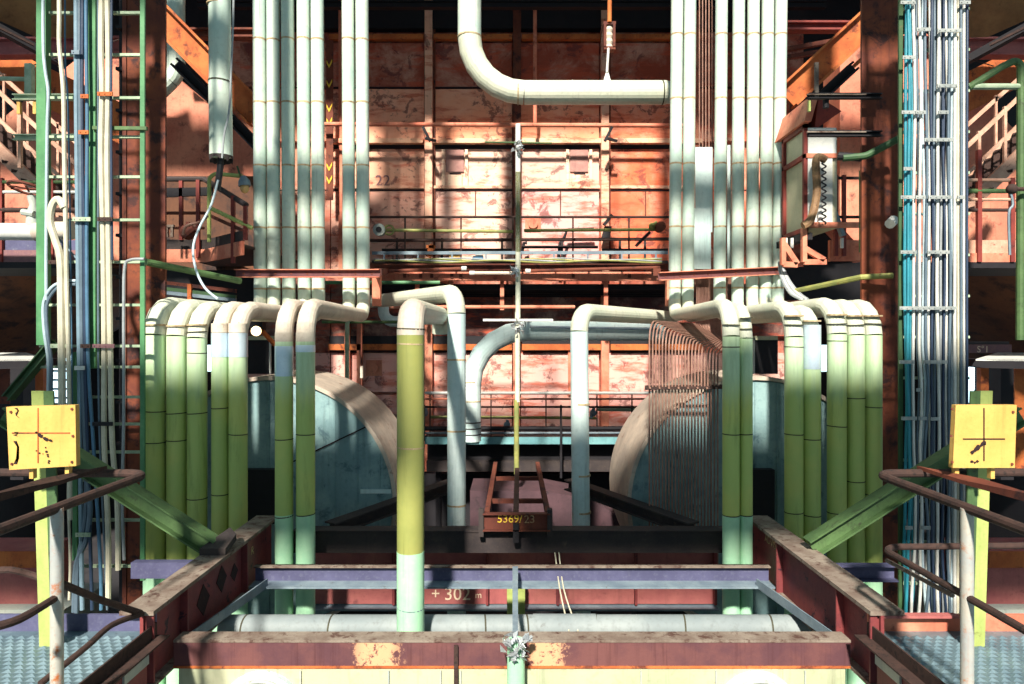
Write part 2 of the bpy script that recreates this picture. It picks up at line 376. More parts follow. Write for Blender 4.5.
# dark roof over the back half, with joists
ce = struct(MB().box((-13, 9.2, 11.6), (13, 16, 11.9)), 'ceiling', 'roof')
for y in (9.3, 10.6, 11.9): MB().ibeam((-13, y, 11.3), (13, y, 11.3), .6, .25, .03, .02).build('ceiling_joist', 'roof', ce)
for k, (x, y0) in enumerate(((420, 12.4), (497, 12.4), (600, 12.4))):
    pass
t1 = struct(MB().ibeam((-5.6, 12.2, Z_(5, 12.2)), (5.6, 12.2, Z_(5, 12.2)), .12, .12), 'trim_1', 'black')
struct(MB().box((-5.6, 12.92, Z_(28, 12.92)), (5.6, 13.1, 11.6)), 'trim_2', 'black')  # black panel standing in for the unlit void above the wall
# unseen overhead: a slab added to shade the risers, and two runway beams whose shade falls on the pipes
zs = CZ+3.3
def overhead(c0, c1, z, x0, x1, name):
    return struct(MB().box((x0, (c0-z+CZ)/.8, z), (x1, (c1-z+CZ)/.8, z+.12)), name, 'darkbeam')
overhead(2.75, 4.55, zs, -12, -1.52, 'trim_6'); overhead(2.75, 4.55, zs, -1.12, 12, 'trim_7')  # the slit left in the added slab lets sun onto one pipe
overhead(8.45, 8.95, CZ+5.6, -12, 12, 'trim_8'); overhead(7.75, 8.05, CZ+5.6, -12, 12, 'trim_9')

# side backgrounds far behind the hoppers
def sidewall(s):
    w = MB(); Y = 15
    def b(x0, x1, y0, y1):
        if s > 0: x0, x1 = 1024-x1, 1024-x0
        w.box(tuple(W(x0, y1, Y)), tuple(W(x1, y0, Y)+V((0, .3, 0))))
    b(-160, 258, -260, 318); b(-160, 40, 318, 519); b(76, 165, 318, 519); b(165, 248, 372, 470); b(40, 76, 404, 519); b(165, 228, 470, 519); b(165, 258, 318, 345)
    return struct(w, 'wall_left' if s < 0 else 'wall_right', 'black')
wl, wr = sidewall(-1), sidewall(1)
def mx(s, x): return x if s < 0 else 1024-x      # mirrored column of the picture for the right half

# ------------------------------------------------------------------ columns, ladders, girders, platforms (both sides)
for s in (-1, 1):
    side = 'left' if s < 0 else 'right'
    # column
    Y = 6.9
    xo, xi = (110, 165) if s < 0 else (898, 862)
    c = thing('steel_column', 'rusted steel column rising behind the %s' % ('green cable ladder with few cables' if s < 0 else 'dense wall of blue and grey cables'), 'column', (X_((xo+xi)/2, Y), Y+.2, 0))
    a, b = sorted((X_(xo, Y), X_(xi, Y)))
    if s < 0:
        MB().box((X_(127, Y), Y, 0), (X_(165, Y), Y+.03, 11.6)).build('column_flange', 'column', c)
        MB().box((X_(112, Y), Y+.12, 0), (X_(127, Y), Y+.15, 11.6)).build('column_web', 'black', c)
        MB().box((X_(122.5, Y), Y-.01, 0), (X_(126.5, Y), Y+.14, 11.6)).build('column_edge', 'rust', c)
        for y in range(-40, 560, 42): MB().box((X_(113, Y), Y+.04, Z_(y+24, Y)), (X_(123, Y), Y+.12, Z_(y+21, Y))).build('batten_plate', 'black', c)
        MB().box((X_(127, Y), Y+.15, 0), (X_(127, Y)+.02, Y+.16, 11.6)).build('column_side', 'column', c)
    else:
        MB().box((a, Y, 0), (b, Y+.03, 11.6)).build('column_flange', 'column', c)
        MB().box((b-.06, Y+.03, 0), (b-.04, Y+.13, 11.6)).build('column_side', 'rust', c)
    # long girder receding beside the pipes
    xi_, xo_ = s*2.09, s*2.29
    g = thing('steel_girder', 'red brown floor girder receding on the %s, with %s' % (side, 'dark diamond shaped stains on its web' if s < 0 else 'faint chalk letters on its web'), 'girder', (s*2.19, 5.1, CZ-2.05))
    MB().box((xi_, 3.98, CZ-1.625), (xo_, 6.12, CZ-1.6)).build('top_flange', 'dust', g)
    MB().box((s*2.15, 3.98, CZ-2.03), (s*2.17, 6.1, CZ-1.625)).build('web', 'girder', g)
    MB().box((xi_, 3.98, CZ-2.05), (xo_, 6.12, CZ-2.03)).build('bottom_flange', 'dust', g)
    for y in (4.0, 4.42, 5.42): MB().box((xi_+s*.01, y, CZ-2.03), (s*2.15, y+.016, CZ-1.625)).build('stiffener', 'girder', g)
    if s < 0:
        for (y, z, a_, b_) in ((4.75, -1.83, .1, .11), (5.05, -1.79, .09, .1), (5.28, -1.82, .07, .07)):
            pts = [(s*2.15+.004, y+a_*q*k1, CZ+z+b_*p) for q, p, k1 in ((-1, 0, 1), (-.5, .55, 1), (0, 1, 1), (.45, .6, .9), (1, -.05, 1), (.5, -.5, 1), (0, -1, 1), (-.6, -.45, .9))]
            MB().prism(pts, (-.003, 0, 0)).build('web_stain', 'stain', g)
        text('R', .1, (s*2.15+.001, 5.62, CZ-1.8), (0, 1, 0), (1, 0, 0), 'fadedpaint', g)
        MB().prism([(-2.1, 5.0, CZ-1.6), (-2.29, 5.0, CZ-1.6), (-2.29, 5.25, CZ-1.6), (-2.18, 5.28, CZ-1.52), (-2.1, 5.2, CZ-1.55)], (0, 0, .05)).build('gusset', 'darkbeam', g)
    else:
        text('ADVIS', .09, (s*2.15-.001, 5.8, CZ-1.73), (0, -1, 0), (-1, 0, 0), 'fadedpaint', g)
    # green diagonal brace landing on the girder
    d = thing('diagonal_brace', 'moss green diagonal steel brace running down to the %s girder behind the yellow box' % side, 'brace', (s*2.3, 5.13, CZ-1.6))
    p0, p1 = W(mx(s, 4), 414, 5.13), W(mx(s, 213), 547, 5.13)
    MB().ibeam(p0, p1, .13, .13, .012, .012, up=(0, 0, 1)).build('brace_beam', 'brace', d)
    # platform
    p = thing('work_platform', 'tread plate work platform at the lower %s with %s' % (side, 'a dark toe board and bent rail' if s < 0 else 'a salmon coloured toe board'), 'platform', (s*3.2, 3, 0))
    zt = CZ-1.75; tp = MB().box((s*2.14, .6, zt-.02), (s*4.6, 4.06, zt))
    st = .062; y = 2.5
    j = 0
    while y < 4.0:
        x = 2.2+(j % 2)*st/2
        while x < 3.9:
            if x < .78*y+.3:
                cx = s*x; h = .42*st
                tp.add([(cx-h, y-h*.6, zt), (cx+h, y-h*.6, zt), (cx+h, y+h*.6, zt), (cx-h, y+h*.6, zt), (cx, y, zt+.013)], [(0, 1, 4), (1, 2, 4), (2, 3, 4), (3, 0, 4)])
            x += st
        y += st*.72; j += 1
    tp.build('tread_plate', 'checker', p, ang=20)
    MB().box((s*2.12, 4.06, zt-.06), (s*3.4, 4.075, zt+.1)).build('toe_board', 'navy' if s < 0 else 'salmon', p)
    MB().angle((s*2.12, 4.06, zt-.03), (s*2.12, .6, zt-.03), .085, .01, flip=(s < 0)).build('edge_angle', 'rail', p)
    MB().box((s*2.112, .6, zt-.42), (s*2.14, 3.95, zt-.05)).build('edge_beam_or_shade', 'girder', p)
    MB().box((s*2.10, 3.7, zt-.14), (s*2.13, 3.95, zt-.06)).build('edge_clip', 'casing', p)
    if s > 0: MB().box((2.14, 4.0, zt+.1), (2.62, 4.05, zt+.115)).build('toe_board_cap', 'redpanel', p)
    for px_, py_ in ((s*2.4, 1.2), (s*4.2, 1.2), (s*4.2, 3.8), (s*2.5, 3.8)): MB().bar((px_, py_, 0), (px_, py_, zt-.02), .12, .12).build('platform_leg', 'darkbeam', p)
    # guard rail round it
    r = thing('guard_rail', 'rusty pipe handrail with a rounded corner on the lower %s platform' % side, 'railing', (s*2.12, 3.05, zt))
    Yp = 3.15; xp = s*2.1
    MB().tube([(xp, Yp, zt), (xp, Yp, CZ-.79)], .028, 16).build('rail_post', 'post', r)
    def hook(z, yb, yf, mat='rail', rr=.02, dx=1.5):
        pts = route([(xp, yf, CZ+z), (xp, yb, CZ+z), (xp+s*dx, yb+.05, CZ+z)], .12, 8)
        MB().tube(pts, rr, 10).build('handrail', mat, r)
    hook(-.79, 3.95, .9, rr=.024)
    if s > 0:
        hook(-1.2, 3.9, .9, rr=.018)
        MB().tube([(xp+.03, 3.88, CZ-1.27), (xp+.03, 3.3, CZ-1.25)], .012, 8).build('stay_bar', 'dust', r)
    else:
        MB().tube(smooth([W(-10, 628, 2.8), W(20, 619, 2.9), (xp, Yp, CZ-1.2)], 4), .018, 10).build('mid_rail', 'rail', r)
        MB().tube([(xp, Yp, CZ-1.13), W(100, 600, 3.55), W(140, 613, 3.95)], .018, 10).build('bent_rail', 'rail', r)
        MB().tube(smooth([W(142, 614, 3.95), W(112, 625, 3.7), W(85, 648, 3.45), W(40, 684, 3.2)], 5), .016, 10).build('fallen_rail', 'rail', r)
        MB().tube(smooth([W(-10, 571, 3.9), W(10, 570, 3.9), W(28, 574, 3.95), W(40, 578, 3.95)], 4), .02, 8).build('mid_rail', 'rail', r)
    # lime post carrying the yellow box
    Yb = 3.86
    q = thing('steel_post', 'lime green flat steel post behind the %s yellow box' % side, 'post', (X_(mx(s, 46), Yb), Yb, zt))
    a, b = X_(mx(s, 31), Yb), X_(mx(s, 43), Yb); e = X_(mx(s, 53), Yb)
    MB().prism([(a, Yb, Z_(391, Yb)), (b, Yb, Z_(391, Yb)), (b+s*-.045, Yb, zt), (a+s*-.045, Yb, zt)], (0, .02, 0)).build('post_face', 'lime' if s < 0 else 'lime', q)
    MB().prism([(b, Yb, Z_(391, Yb)), (e, Yb, Z_(391, Yb)), (e+s*-.045, Yb, zt), (b+s*-.045, Yb, zt)], (0, .012, 0)).build('post_flange', 'brace', q)
    Yx = 3.66
    bx = thing('junction_box', 'yellow enamelled box on the %s lime post, %s' % (side, 'with dark scuffs down its left edge' if s < 0 else 'with rust blots below its cross seam'), 'box', (X_(mx(s, 41), Yx), Yx, Z_(470, Yx)))
    if s < 0: qd = [(6, 407), (75, 405), (76, 466), (9, 470)]
    else: qd = [(956, 405), (1017, 405), (1015, 468), (953, 468)]
    body = MB().prism([W(x, y, Yx) for x, y in qd], (0, .035, 0)).build('box_body', 'yellow', bx)
    fx, fy = (38, 433) if s < 0 else (984, 439)
    t_ = L(.5, Yx)
    MB().box(tuple(W(fx-.6, 463 if s < 0 else 461, Yx)-V((0, .003, 0))), tuple(W(fx+.6, 408, Yx))).build('seam', 'stain' if s > 0 else 'orange', bx)
    MB().box(tuple(W(fx-(26 if s < 0 else 21), fy+.6, Yx)-V((0, .003, 0))), tuple(W(fx+(32 if s < 0 else 21), fy-.6, Yx))).build('seam', 'orange' if s < 0 else 'stain', bx)
    marks = [(36, 433, 52, 442, 9, 2.4), (44, 446, 50, 464, 6, 1.7), (36, 452, 43, 453, 3, 1.1)] if s < 0 else [(985, 442, 971, 452, 11, 2.6), (972, 463, 977, 460, 4, 1.8)]
    for x0, y0, x1, y1, n, q in marks:
        for k in range(n):
            f = (k+.5)/n; cx, cy = x0+(x1-x0)*f+random.uniform(-1.2, 1.2), y0+(y1-y0)*f+random.uniform(-1.4, 1.4); r_ = q*random.uniform(.5, 1)
            pts = [W(cx+r_*random.uniform(.6, 1.2)*math.cos(a), cy+r_*random.uniform(.5, 1)*math.sin(a), Yx)-V((0, .001+.0004*k, 0)) for a in (0, .9, 1.9, 2.8, 3.8, 4.7, 5.5)]
            MB().prism(pts, (0, -.002, 0)).build('rust_patch', 'stain', body)
    if s < 0:
        for y0, y1 in ((408, 418), (432, 436), (441, 464)):
            pts = [W(16+random.uniform(-3, 3), y0+(y1-y0)*k/4, Yx)-V((0, .001, 0)) for k in range(5)]+[W(19+random.uniform(-3, 1), y1-(y1-y0)*k/4, Yx)-V((0, .001, 0)) for k in range(5)]
            MB().prism(pts, (0, -.002, 0)).build('scuff', 'stain', bx)
    for cx, cy in ((mx(s, 72), 409), (mx(s, 73), 436), (mx(s, 72), 462), (mx(s, 11), 412), (mx(s, 12), 464)):
        c_ = W(cx, cy, Yx); MB().tube([c_-V((0, .006, 0)), c_], .007, 8).build('screw', 'rust', body)
    for x in (mx(s, 63), mx(s, 27)): MB().box(tuple(W(x-2, 480, Yx)+V((0, .03, 0))), tuple(W(x+2, 468, Yx)+V((0, .06, 0)))).build('box_foot', 'yellow', bx)

# rusty cross plates behind the boxes (top of a grating stack)
for s in (-1, 1):
    g = MB().prism([W(mx(s, -20), 497, 3.1), W(mx(s, 62), 480, 3.6), W(mx(s, 62), 484, 3.6), W(mx(s, -20), 507, 3.1)], (0, .4, 0))
    single(g, 'kick_plate', 'rail' if s < 0 else 'rust', 'rusty flat plate edge leaning behind the %s lime post' % ('left' if s < 0 else 'right'), 'plate')

# ------------------------------------------------------------------ cross members
gc = thing('cross_beam', 'long rusty cross beam spanning the bottom foreground between the two girders', 'beam', (0, 4.25, CZ-2.03))
MB().box((-2.09, 4.215, CZ-2.03), (2.09, 4.23, CZ-1.88)).build('web', 'crossbeam', gc)
MB().box((-2.09, 4.21, CZ-1.885), (2.09, 4.335, CZ-1.87)).build('top_flange', 'dust', gc)
MB().box((-2.09, 4.21, CZ-2.045), (2.09, 4.335, CZ-2.03)).build('bottom_flange', 'orange', gc)
MB().box((X_(454, 4.2), 4.19, CZ-2.16), (X_(458, 4.2), 4.212, CZ-1.9)).build('hanger_strap', 'rail', gc)
gb = thing('channel_beam', 'narrow navy grey channel beam with dusty lips, second of the beams from the front', 'beam', (0, 5.5, CZ-2))
MB().box((-2.09, 5.56, CZ-2.0), (2.09, 5.575, CZ-1.855)).build('web', 'navy', gb)
MB().box((-2.09, 5.515, CZ-1.867), (2.09, 5.575, CZ-1.855)).build('top_flange', 'dust', gb)
MB().box((-2.09, 5.42, CZ-2.0), (2.09, 5.575, CZ-1.985)).build('bottom_flange', 'tray', gb)
for s in (-1, 1):
    kb = MB().angle((s*1.95, 5.45, CZ-2.0), (s*2.11, 4.35, CZ-2.0), .07, .01, flip=(s > 0))
    single(kb, 'knee_brace', 'tray', 'grey angle strut low beside the %s girder' % ('left' if s < 0 else 'right'), 'brace')
    kb = MB().chan((s*2.32, 5.55, CZ-1.9), (s*3.1, 5.55, CZ-1.9), .13, .08)
    single(kb, 'stub_beam', 'navy', 'short navy channel stub sticking out behind the %s girder' % ('left' if s < 0 else 'right'), 'beam')
gd = thing('cross_beam', 'dark weathered beam across the back ends of the girders under the small numbered plate', 'beam', (0, 6.1, CZ-1.93))
MB().box((-1.95, 6.07, CZ-1.92), (1.95, 6.09, CZ-1.735)).build('web', 'darkbeam', gd)
MB().box((-1.95, 6.06, CZ-1.735), (1.95, 6.22, CZ-1.72)).build('top_flange', 'darkbeam', gd)
for s in (-1, 1):
    db = MB().ibeam(W(mx(s, 330), 529, 6.25), W(mx(s, 455), 484, 7.75), .12, .14, .015, .012)
    single(db, 'diagonal_tie', 'darkbeam', 'dark horizontal tie beam slanting back %s' % ('behind the single green pipe' if s < 0 else 'under the bundle of thin brown tubes'), 'beam')

# red panelled girder low behind the beams
rg = thing('panelled_girder', 'brick red stiffened girder low at the back with white painted height mark', 'girder', (0, 6.6, CZ-2.65))
Yr = 6.55
xl, xr = X_(298, Yr), X_(716, Yr)
MB().box((xl, Yr, Z_(604, Yr)), (xr, Yr+.02, Z_(548, Yr))).build('web', 'redpanel', rg)
MB().box((xl, Yr-.1, Z_(604, Yr)-.03), (xr, Yr+.1, Z_(604, Yr)-.012)).build('bottom_flange', 'tray', rg)
for x in (393, 486, 556, 634, 713): MB().box((X_(x, Yr), Yr-.06, Z_(603, Yr)), (X_(x+2.5, Yr), Yr, Z_(548, Yr))).build('stiffener', 'girder', rg)
text('+', .15, W(431, 599, Yr), (1, 0, 0), (0, -1, 0), 'chalk', rg)
text('302', .172, W(444, 600, Yr), (1, 0, 0), (0, -1, 0), 'chalk', rg)
text('m', .085, W(475, 598, Yr), (1, 0, 0), (0, -1, 0), 'chalk', rg)

# insulated pipe lying behind the front beam
hp = thing('insulated_pipe', 'grey white insulated pipe lying along behind the front cross beam', 'pipe', (0, 5.0, CZ-2.22))
MB().tube([(X_(222, 5), 5, CZ-2.13), (X_(808, 5), 5, CZ-2.13)], .092, 20).build('pipe_run', 'lagging', hp)
for x in (246, 332, 485, 527, 596, 684, 770): ring(hp, (X_(x, 5), 5, CZ-2.13), (1, .1 if x % 2 else -.1, 0), .092, 'banddark', .012, 1.02, 'wrap_seam')
MB().tube([(X_(533, 5), 5, CZ-2.13), (X_(596, 5), 5, CZ-2.13)], .097, 20).build('overlap_wrap', 'lagging', hp)

# pale machine casing underneath
cs = thing('machine_casing', 'cream machine casing under the front cross beam with two round flanges', 'casing', (0, 4.7, 0))
MB().box((-2.06, 4.22, 0), (2.06, 4.6, CZ-2.05)).build('casing_body', 'cream', cs)
for x in (268, 300, 388, 440, 460, 640, 715, 804): MB().box((X_(x, 4.22), 4.208, 0), (X_(x+1.5, 4.22), 4.22, CZ-2.06)).build('casing_rib', 'casing', cs)
for x in (262, 757):
    c_ = W(x, 712.5, 4.22); f_ = MB().tube([c_-V((0, .04, 0)), c_], .26, 32).build('flange', 'paleblue', cs)
    MB().torus(c_-V((0, .05, 0)), .215, .014, (0, 1, 0), 32).build('flange_rim', 'casing', f_)
    MB().tube([c_-V((0, .12, 0)), c_], .17, 28).build('stub_pipe', 'casing', f_)

# small bar, foil wrap and green pipe at the middle front
lp = thing('green_standpipe', 'short mint green pipe wrapped in crumpled foil at the middle of the front beam', 'pipe', W(516, 684, 4.12)-V((0, 0, .3)))
MB().tube([W(516, 720, 4.12), W(516, 640, 4.12)], L(9, 4.12), 18).build('pipe_run', 'mint', lp)
fo = MB(); 
for k in range(34):
    an = random.uniform(0, 2*PI); rr = random.uniform(5, 14)
    c_ = W(516+rr*math.cos(an), 646+rr*math.sin(an)*1.05, 4.03+random.uniform(-.02, .03)); 
    q = [c_+V((random.uniform(-1, 1), random.uniform(-1, 1), random.uniform(-1, 1)))*.034 for _ in range(4)]
    fo.add(q, [(0, 1, 2), (0, 2, 3), (0, 3, 1), (1, 3, 2)])
fo.build('foil_wrap', 'foil', lp, ang=5)
sb = thing('flat_bar', 'upright galvanised flat bar from the navy channel down to the foil wrapped pipe', 'bar', W(515, 640, 4.18))
MB().prism([W(512.5, 567, 5.43), W(518, 567, 5.43), W(518, 640, 4.19), W(512.5, 640, 4.19)], (0, .015, 0)).build('bar_body', 'tray', sb)
gp = MB().box((X_(507, 6.3), 6.3, 0), (X_(525, 6.3), 6.4, Z_(583, 6.3)))
single(gp, 'short_post', 'lime', 'short lime painted post behind the galvanised flat bar', 'post')
for k, (x0, x1) in enumerate(((555, 569), (559, 578))):
    cb = MB().tube(smooth([W(x0, 553, 6.03), W(x0+5, 590, 5.35), W(x1, 631, 4.9)], 5), .006, 6)
    single(cb, 'loose_wire', 'c_cream', 'thin pale wire hanging over the navy channel, %s of two' % ('left' if k == 0 else 'right'), 'wire')

# numbered plate and track frame in the middle
nf = thing('track_trestle', 'small dark track frame with a rusty plate chalked with numbers', 'frame', (0, 6.2, CZ-1.72))
Yn = 6.02
nb = MB().chan(W(483, 521, Yn), W(550, 521, Yn), .155, .06).build('number_plate', 'salmon', nf); nb.data.materials[0] = M['rust']
MB().box(tuple(W(484, 530, Yn-.02)), tuple(W(549, 513, Yn-.02)+V((0, .015, 0)))).build('plate_face', 'rust', nf)
text('5369/', .098, W(497, 522.5, Yn-.02), (1, 0, 0), (0, -1, 0), 'yellowpaint', nf)
text('23', .098, W(524, 523, Yn-.02), (1, 0, 0), (0, -1, 0), 'fadedpaint', nf)
for x in (481, 550): MB().box(tuple(W(x-2.5, 537, Yn-.05)), tuple(W(x+2.5, 510, Yn-.05)+V((0, .08, 0)))).build('end_plate', 'darkbeam', nf)
MB().box(tuple(W(513, 543, Yn-.06)), tuple(W(519, 524, Yn-.06)+V((0, .05, 0)))).build('clamp', 'black', nf)
for xa, xb in ((487, 495.5), (548, 537.5)): MB().bar(W(xa, 514, 6.1), W(xb, 464, 8.0), .045, .05).build('rail_bar', 'rust', nf)
for y, Y, a, b in ((501, 6.55, 490, 545), (478.5, 7.4, 493, 541)): MB().bar(W(a, y, Y), W(b, y, Y), .04, .04).build('cross_tie', 'rust', nf)
MB().bar(W(516, 513, 6.1), W(517, 470, 7.8), .05, .05).build('centre_bar', 'rail', nf)

# ------------------------------------------------------------------ big insulated pipes
YB = 8.6
def straights(t, path, br, r, mats, n=4, seg=18):
    """parts of a pipe: straight runs and elbows, in order; mats gives a material for each"""
    out = []
    for i, (k, p) in enumerate(fillet(path, br, n)):
        m = mats[min(i, len(mats)-1)]
        out.append(MB().tube(p, r, seg).build('straight_run' if k == 'run' else 'elbow', m, t, ang=12))
    return out
def w_px_wide(w): return w != 17.5 and w != 12.5
def riser_pipe(t, xb0, xb1, xf, wpx, Yf, zc, bands_b, ebot, sleeve, bandl, mint, pale):
    """vertical run at the back, level run coming forward, vertical run down at the front"""
    r = L(wpx, Yf)/2; rb = L((12.9 if w_px_wide(wpx) else 12.4) if xf < 512 else 12.1, YB)/2
    A = V((X_(xb0, YB), YB, 11.5)); # leaning in very slightly as in the photograph
    B = V((X_(xb1, YB), YB, zc)); Cc = V((X_(xf, Yf), Yf, zc)); D = V((X_(xf, Yf), Yf, .35))
    fs = fillet([A, B, Cc, D], [.2, .27], 4)
    MB().tube(fs[0][1], rb, 18).build('straight_run', 'bundle', t)
    MB().tube(fs[1][1], rb, 18).build('elbow', 'jacket', t, ang=12)
    MB().tube(fs[2][1], [rb, r], 18).build('straight_run', 'jacket' if pale else 'tan', t)
    MB().tube(fs[3][1], r, 18).build('elbow', 'jacket' if pale else 'tan', t, ang=12)
    p0, p1 = fs[4][1]
    zt = p0.z
    def zof(y): return Z_(y, Yf)
    zm = zof(mint)
    MB().tube([p0, V((p0.x, p0.y, zm))], r, 20).build('straight_run', 'riser', t)
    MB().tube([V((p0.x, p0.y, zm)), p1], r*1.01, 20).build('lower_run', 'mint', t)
    for y in bands_b:
        z = Z_(y, YB); f = (11.5-z)/(11.5-zc); ring(t, A+(B-A)*f, (0, 0, 1), rb, 'band', .022, 1.018)
    if ebot: ring(t, (p0.x, p0.y, zof(ebot)), (0, 0, 1), r, 'band' if pale else 'tan', .014 if pale else L(9, Yf), 1.02)
    if sleeve: MB().tube([(p0.x, p0.y, zof(sleeve[0])), (p0.x, p0.y, zof(sleeve[1]))], r*1.025, 20).build('metal_sleeve', 'silver', t)
    for y in bandl: ring(t, (p0.x, p0.y, zof(y)), (random.uniform(-.05, .05), 0, 1), r, 'banddark', .009, 1.02)
    # thin lengthwise seam of the sheet jacket
    MB().box((A.x-.003, YB-rb-.004, zc+.3), (A.x+.003, YB-rb+.004, 9.5)).build('jacket_seam', 'band', t) if random.random() < .0 else None
LEFT = [  # back x at top, at the bracket, front x, width, front depth, height row at front, sleeve, bands, elbow end row
    (258, 260.5, 154.5, 21, 6.3, 306, None, (411, 442), 325, True),
    (272, 274, 176.5, 19, 6.3, 307, None, (413, 440), 326, True),
    (286, 289, 197, 19, 6.3, 309, None, (332, 353, 413, 498), 325, True),
    (302, 304.5, 220, 16.5, 6.3, 308, (333, 357), (408, 494), 328, False),
    (316, 318.5, 238, 18, 6.3, 309, (333, 357), (434,), 328, False),
    (347, 349, 284, 17.5, 5.85, 306, (346, 376), (439, 516), 337, False),
    (360.5, 363.5, 305.5, 18.5, 5.85, 306, (345, 352), (434, 514), 337, False)]
for i, (a, b, f, w_, Y, y, sl, bl, eb, pale) in enumerate(LEFT):
    look = ('pale topped green' if pale else 'tan elbowed green'); slv = ' and a bare metal sleeve' if sl else ' and no metal sleeve'
    t = thing('riser_pipe', '%s insulated riser, %s from the left column%s' % (look, ORD[i], ', with a metal sleeve' if sl else ', without a metal sleeve'), 'pipe', (X_(f, Y), Y, .35), 'left bank of insulated risers')
    riser_pipe(t, a, b, f, w_, Y, Z_(y, Y), (40+random.uniform(-1, 1), 103, 166, 228, 289), eb, sl, bl, 514 if i > 4 else 575, pale)
RIGHT = [
    (679.5, 674.5, 731.2, 16.8, 5.85, 305, None, (325, 347, 434, 515), 0, True),
    (692.5, 687.5, 746.2, 12.5, 5.85, 307, None, (318, 329, 434, 515), 0, True),
    (723.5, 719.5, 794, 18, 6.3, 308, None, (325, 347, 434, 512), 316, True),
    (740, 737.5, 812, 17, 6.3, 312, (325, 369), (439, 515), 321, True),
    (755, 752, 837, 18.5, 6.3, 305, None, (324, 341, 426, 512), 315, True),
    (770.5, 765, 856, 17, 6.3, 306, None, (325, 398, 481), 316, True),
    (784.5, 777.5, 873.5, 16.5, 6.3, 306, None, (324, 407, 494), 316, True)]
for i, (a, b, f, w_, Y, y, sl, bl, eb, pale) in enumerate(RIGHT):
    t = thing('riser_pipe', 'pale topped green riser, %s from the middle in the right bank%s' % (ORD[i], ', with a white sleeve' if sl else ', without a sleeve'), 'pipe', (X_(f, Y), Y, .35), 'right bank of insulated risers')
    riser_pipe(t, a, b, f, w_, Y, Z_(y, Y), (35, 99, 164, 227, 288), eb, sl, bl, 515 if i < 2 else 572, pale)

# central pipes
YA = 4.75
t = thing('insulated_pipe', 'thick yellow green insulated pipe standing alone left of the middle', 'pipe', (X_(410.5, YA), YA, CZ-2.2))
r = L(27, YA)/2
fs = fillet([W(441, 320, 7.35)+V((0, 0, -.15)), W(441, 316, 7.35), V((X_(410.5, YA), YA, Z_(311, YA))), V((X_(410.5, YA), YA, CZ-2.1))], [.2, .17], 4)
for (k, p), m in zip(fs, ('jacket', 'jacket', 'jacket', 'tan')): MB().tube(p, r, 22).build('straight_run' if k == 'run' else 'elbow', m, t, ang=12)
p0, p1 = fs[4][1]
MB().tube([p0, (p0.x, YA, Z_(329, YA))], r*1.01, 22).build('straight_run', 'tan', t)
MB().tube([(p0.x, YA, Z_(329, YA)), (p0.x, YA, Z_(551, YA))], r, 22).build('straight_run', 'yellowgreen', t)
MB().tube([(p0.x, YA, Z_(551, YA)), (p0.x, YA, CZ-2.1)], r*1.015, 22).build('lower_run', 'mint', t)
for y in (329, 344, 447): ring(t, (p0.x, YA, Z_(y, YA)), (.03, 0, 1), r, 'banddark' if y == 329 else 'band', .01, 1.02)
ring(t, (p0.x, YA, Z_(607, YA)), (.06, 0, 1), r, 'tray', .006, 1.025)

Y2 = 7.0
t = thing('insulated_pipe', 'cream topped pale blue insulated pipe just right of the thick yellow green one', 'pipe', (X_(456.5, Y2), Y2, 0))
r = L(18.5, Y2)/2
fs = fillet([W(372, 301.5, 10.4), V((X_(456.5, Y2), Y2, Z_(293, Y2))), V((X_(456.5, Y2), Y2, .01))], .22, 5)
for (k, p), m in zip(fs, ('jacket', 'jacket', 'paleblue')): MB().tube(p, r, 20).build('straight_run' if k == 'run' else 'elbow', m, t, ang=12)
for y in (360, 431, 505): ring(t, (X_(456.5, Y2), Y2, Z_(y, Y2)), (0, .05, 1), r, 'band', .018, 1.03)
t = thing('insulated_pipe', 'pale blue grey insulated pipe right of the middle bending towards the right bank', 'pipe', (X_(581.5, Y2), Y2, 0))
r = L(18, Y2)/2
fs = fillet([W(672, 318, 9.4), V((X_(579, Y2), Y2, Z_(312, Y2))), V((X_(583, Y2), Y2, .01))], .2, 5)
for (k, p), m in zip(fs, ('jacket', 'jacket', 'paleblue')): MB().tube(p, r, 20).build('straight_run' if k == 'run' else 'elbow', m, t, ang=12)
for y in (404, 475, 512): ring(t, (X_(580.5+(y-404)*.012, Y2), Y2, Z_(y, Y2)), (0, 0, 1), r, 'band', .018, 1.03)
ring(t, W(653, 316, 8.95), (1, .6, 0), r, 'rust', .03, 1.06, 'clamp_strap')
t = thing('insulated_pipe', 'wide pale insulated pipe curving down behind the upright conduit, above the low walkway', 'pipe', (X_(471, 10), 10, 0))
r = L(20, 10)/2
fs = fillet([W(664, 331, 10), W(471, 331, 10), W(471, 441, 10)], .8, 5)
for (k, p), m in zip(fs, ('paleblue', 'paleblue', 'paleblue')): MB().tube(p, r, 22).build('straight_run' if k == 'run' else 'elbow', m, t, ang=12)
for y in (382, 401, 422, 428, 434): ring(t, (X_(471, 10), 10, Z_(y, 10)), (0, 0, 1), r, 'band' if y < 410 else 'darkbeam', .016, 1.03)
MB().tube([W(530, 327, 9.8), W(660, 329, 9.8)], .02, 8).build('seam_strip', 'tray', t)
MB().box(tuple(W(463, 444, 10)), tuple(W(479, 436, 10)+V((0, .3, 0)))).build('pipe_shoe', 'teal', t)
t = thing('insulated_pipe', 'short blue grey pipe elbow tucked behind the cream topped pipe beside the left bundle', 'pipe', W(392, 330, 10.4))
MB().tube(route([W(383, 302, 10.5), W(384, 322, 10.6), W(416, 321, 10.6)], .16, 5), .085, 16).build('elbow', 'paleblue', t, ang=12)
t = thing('insulated_pipe', 'large pale insulated pipe turning from the roof to run right across the upper wall', 'pipe', W(570, 105, 9.6))
Yt = 9.6; r = L(23.5, Yt)/2
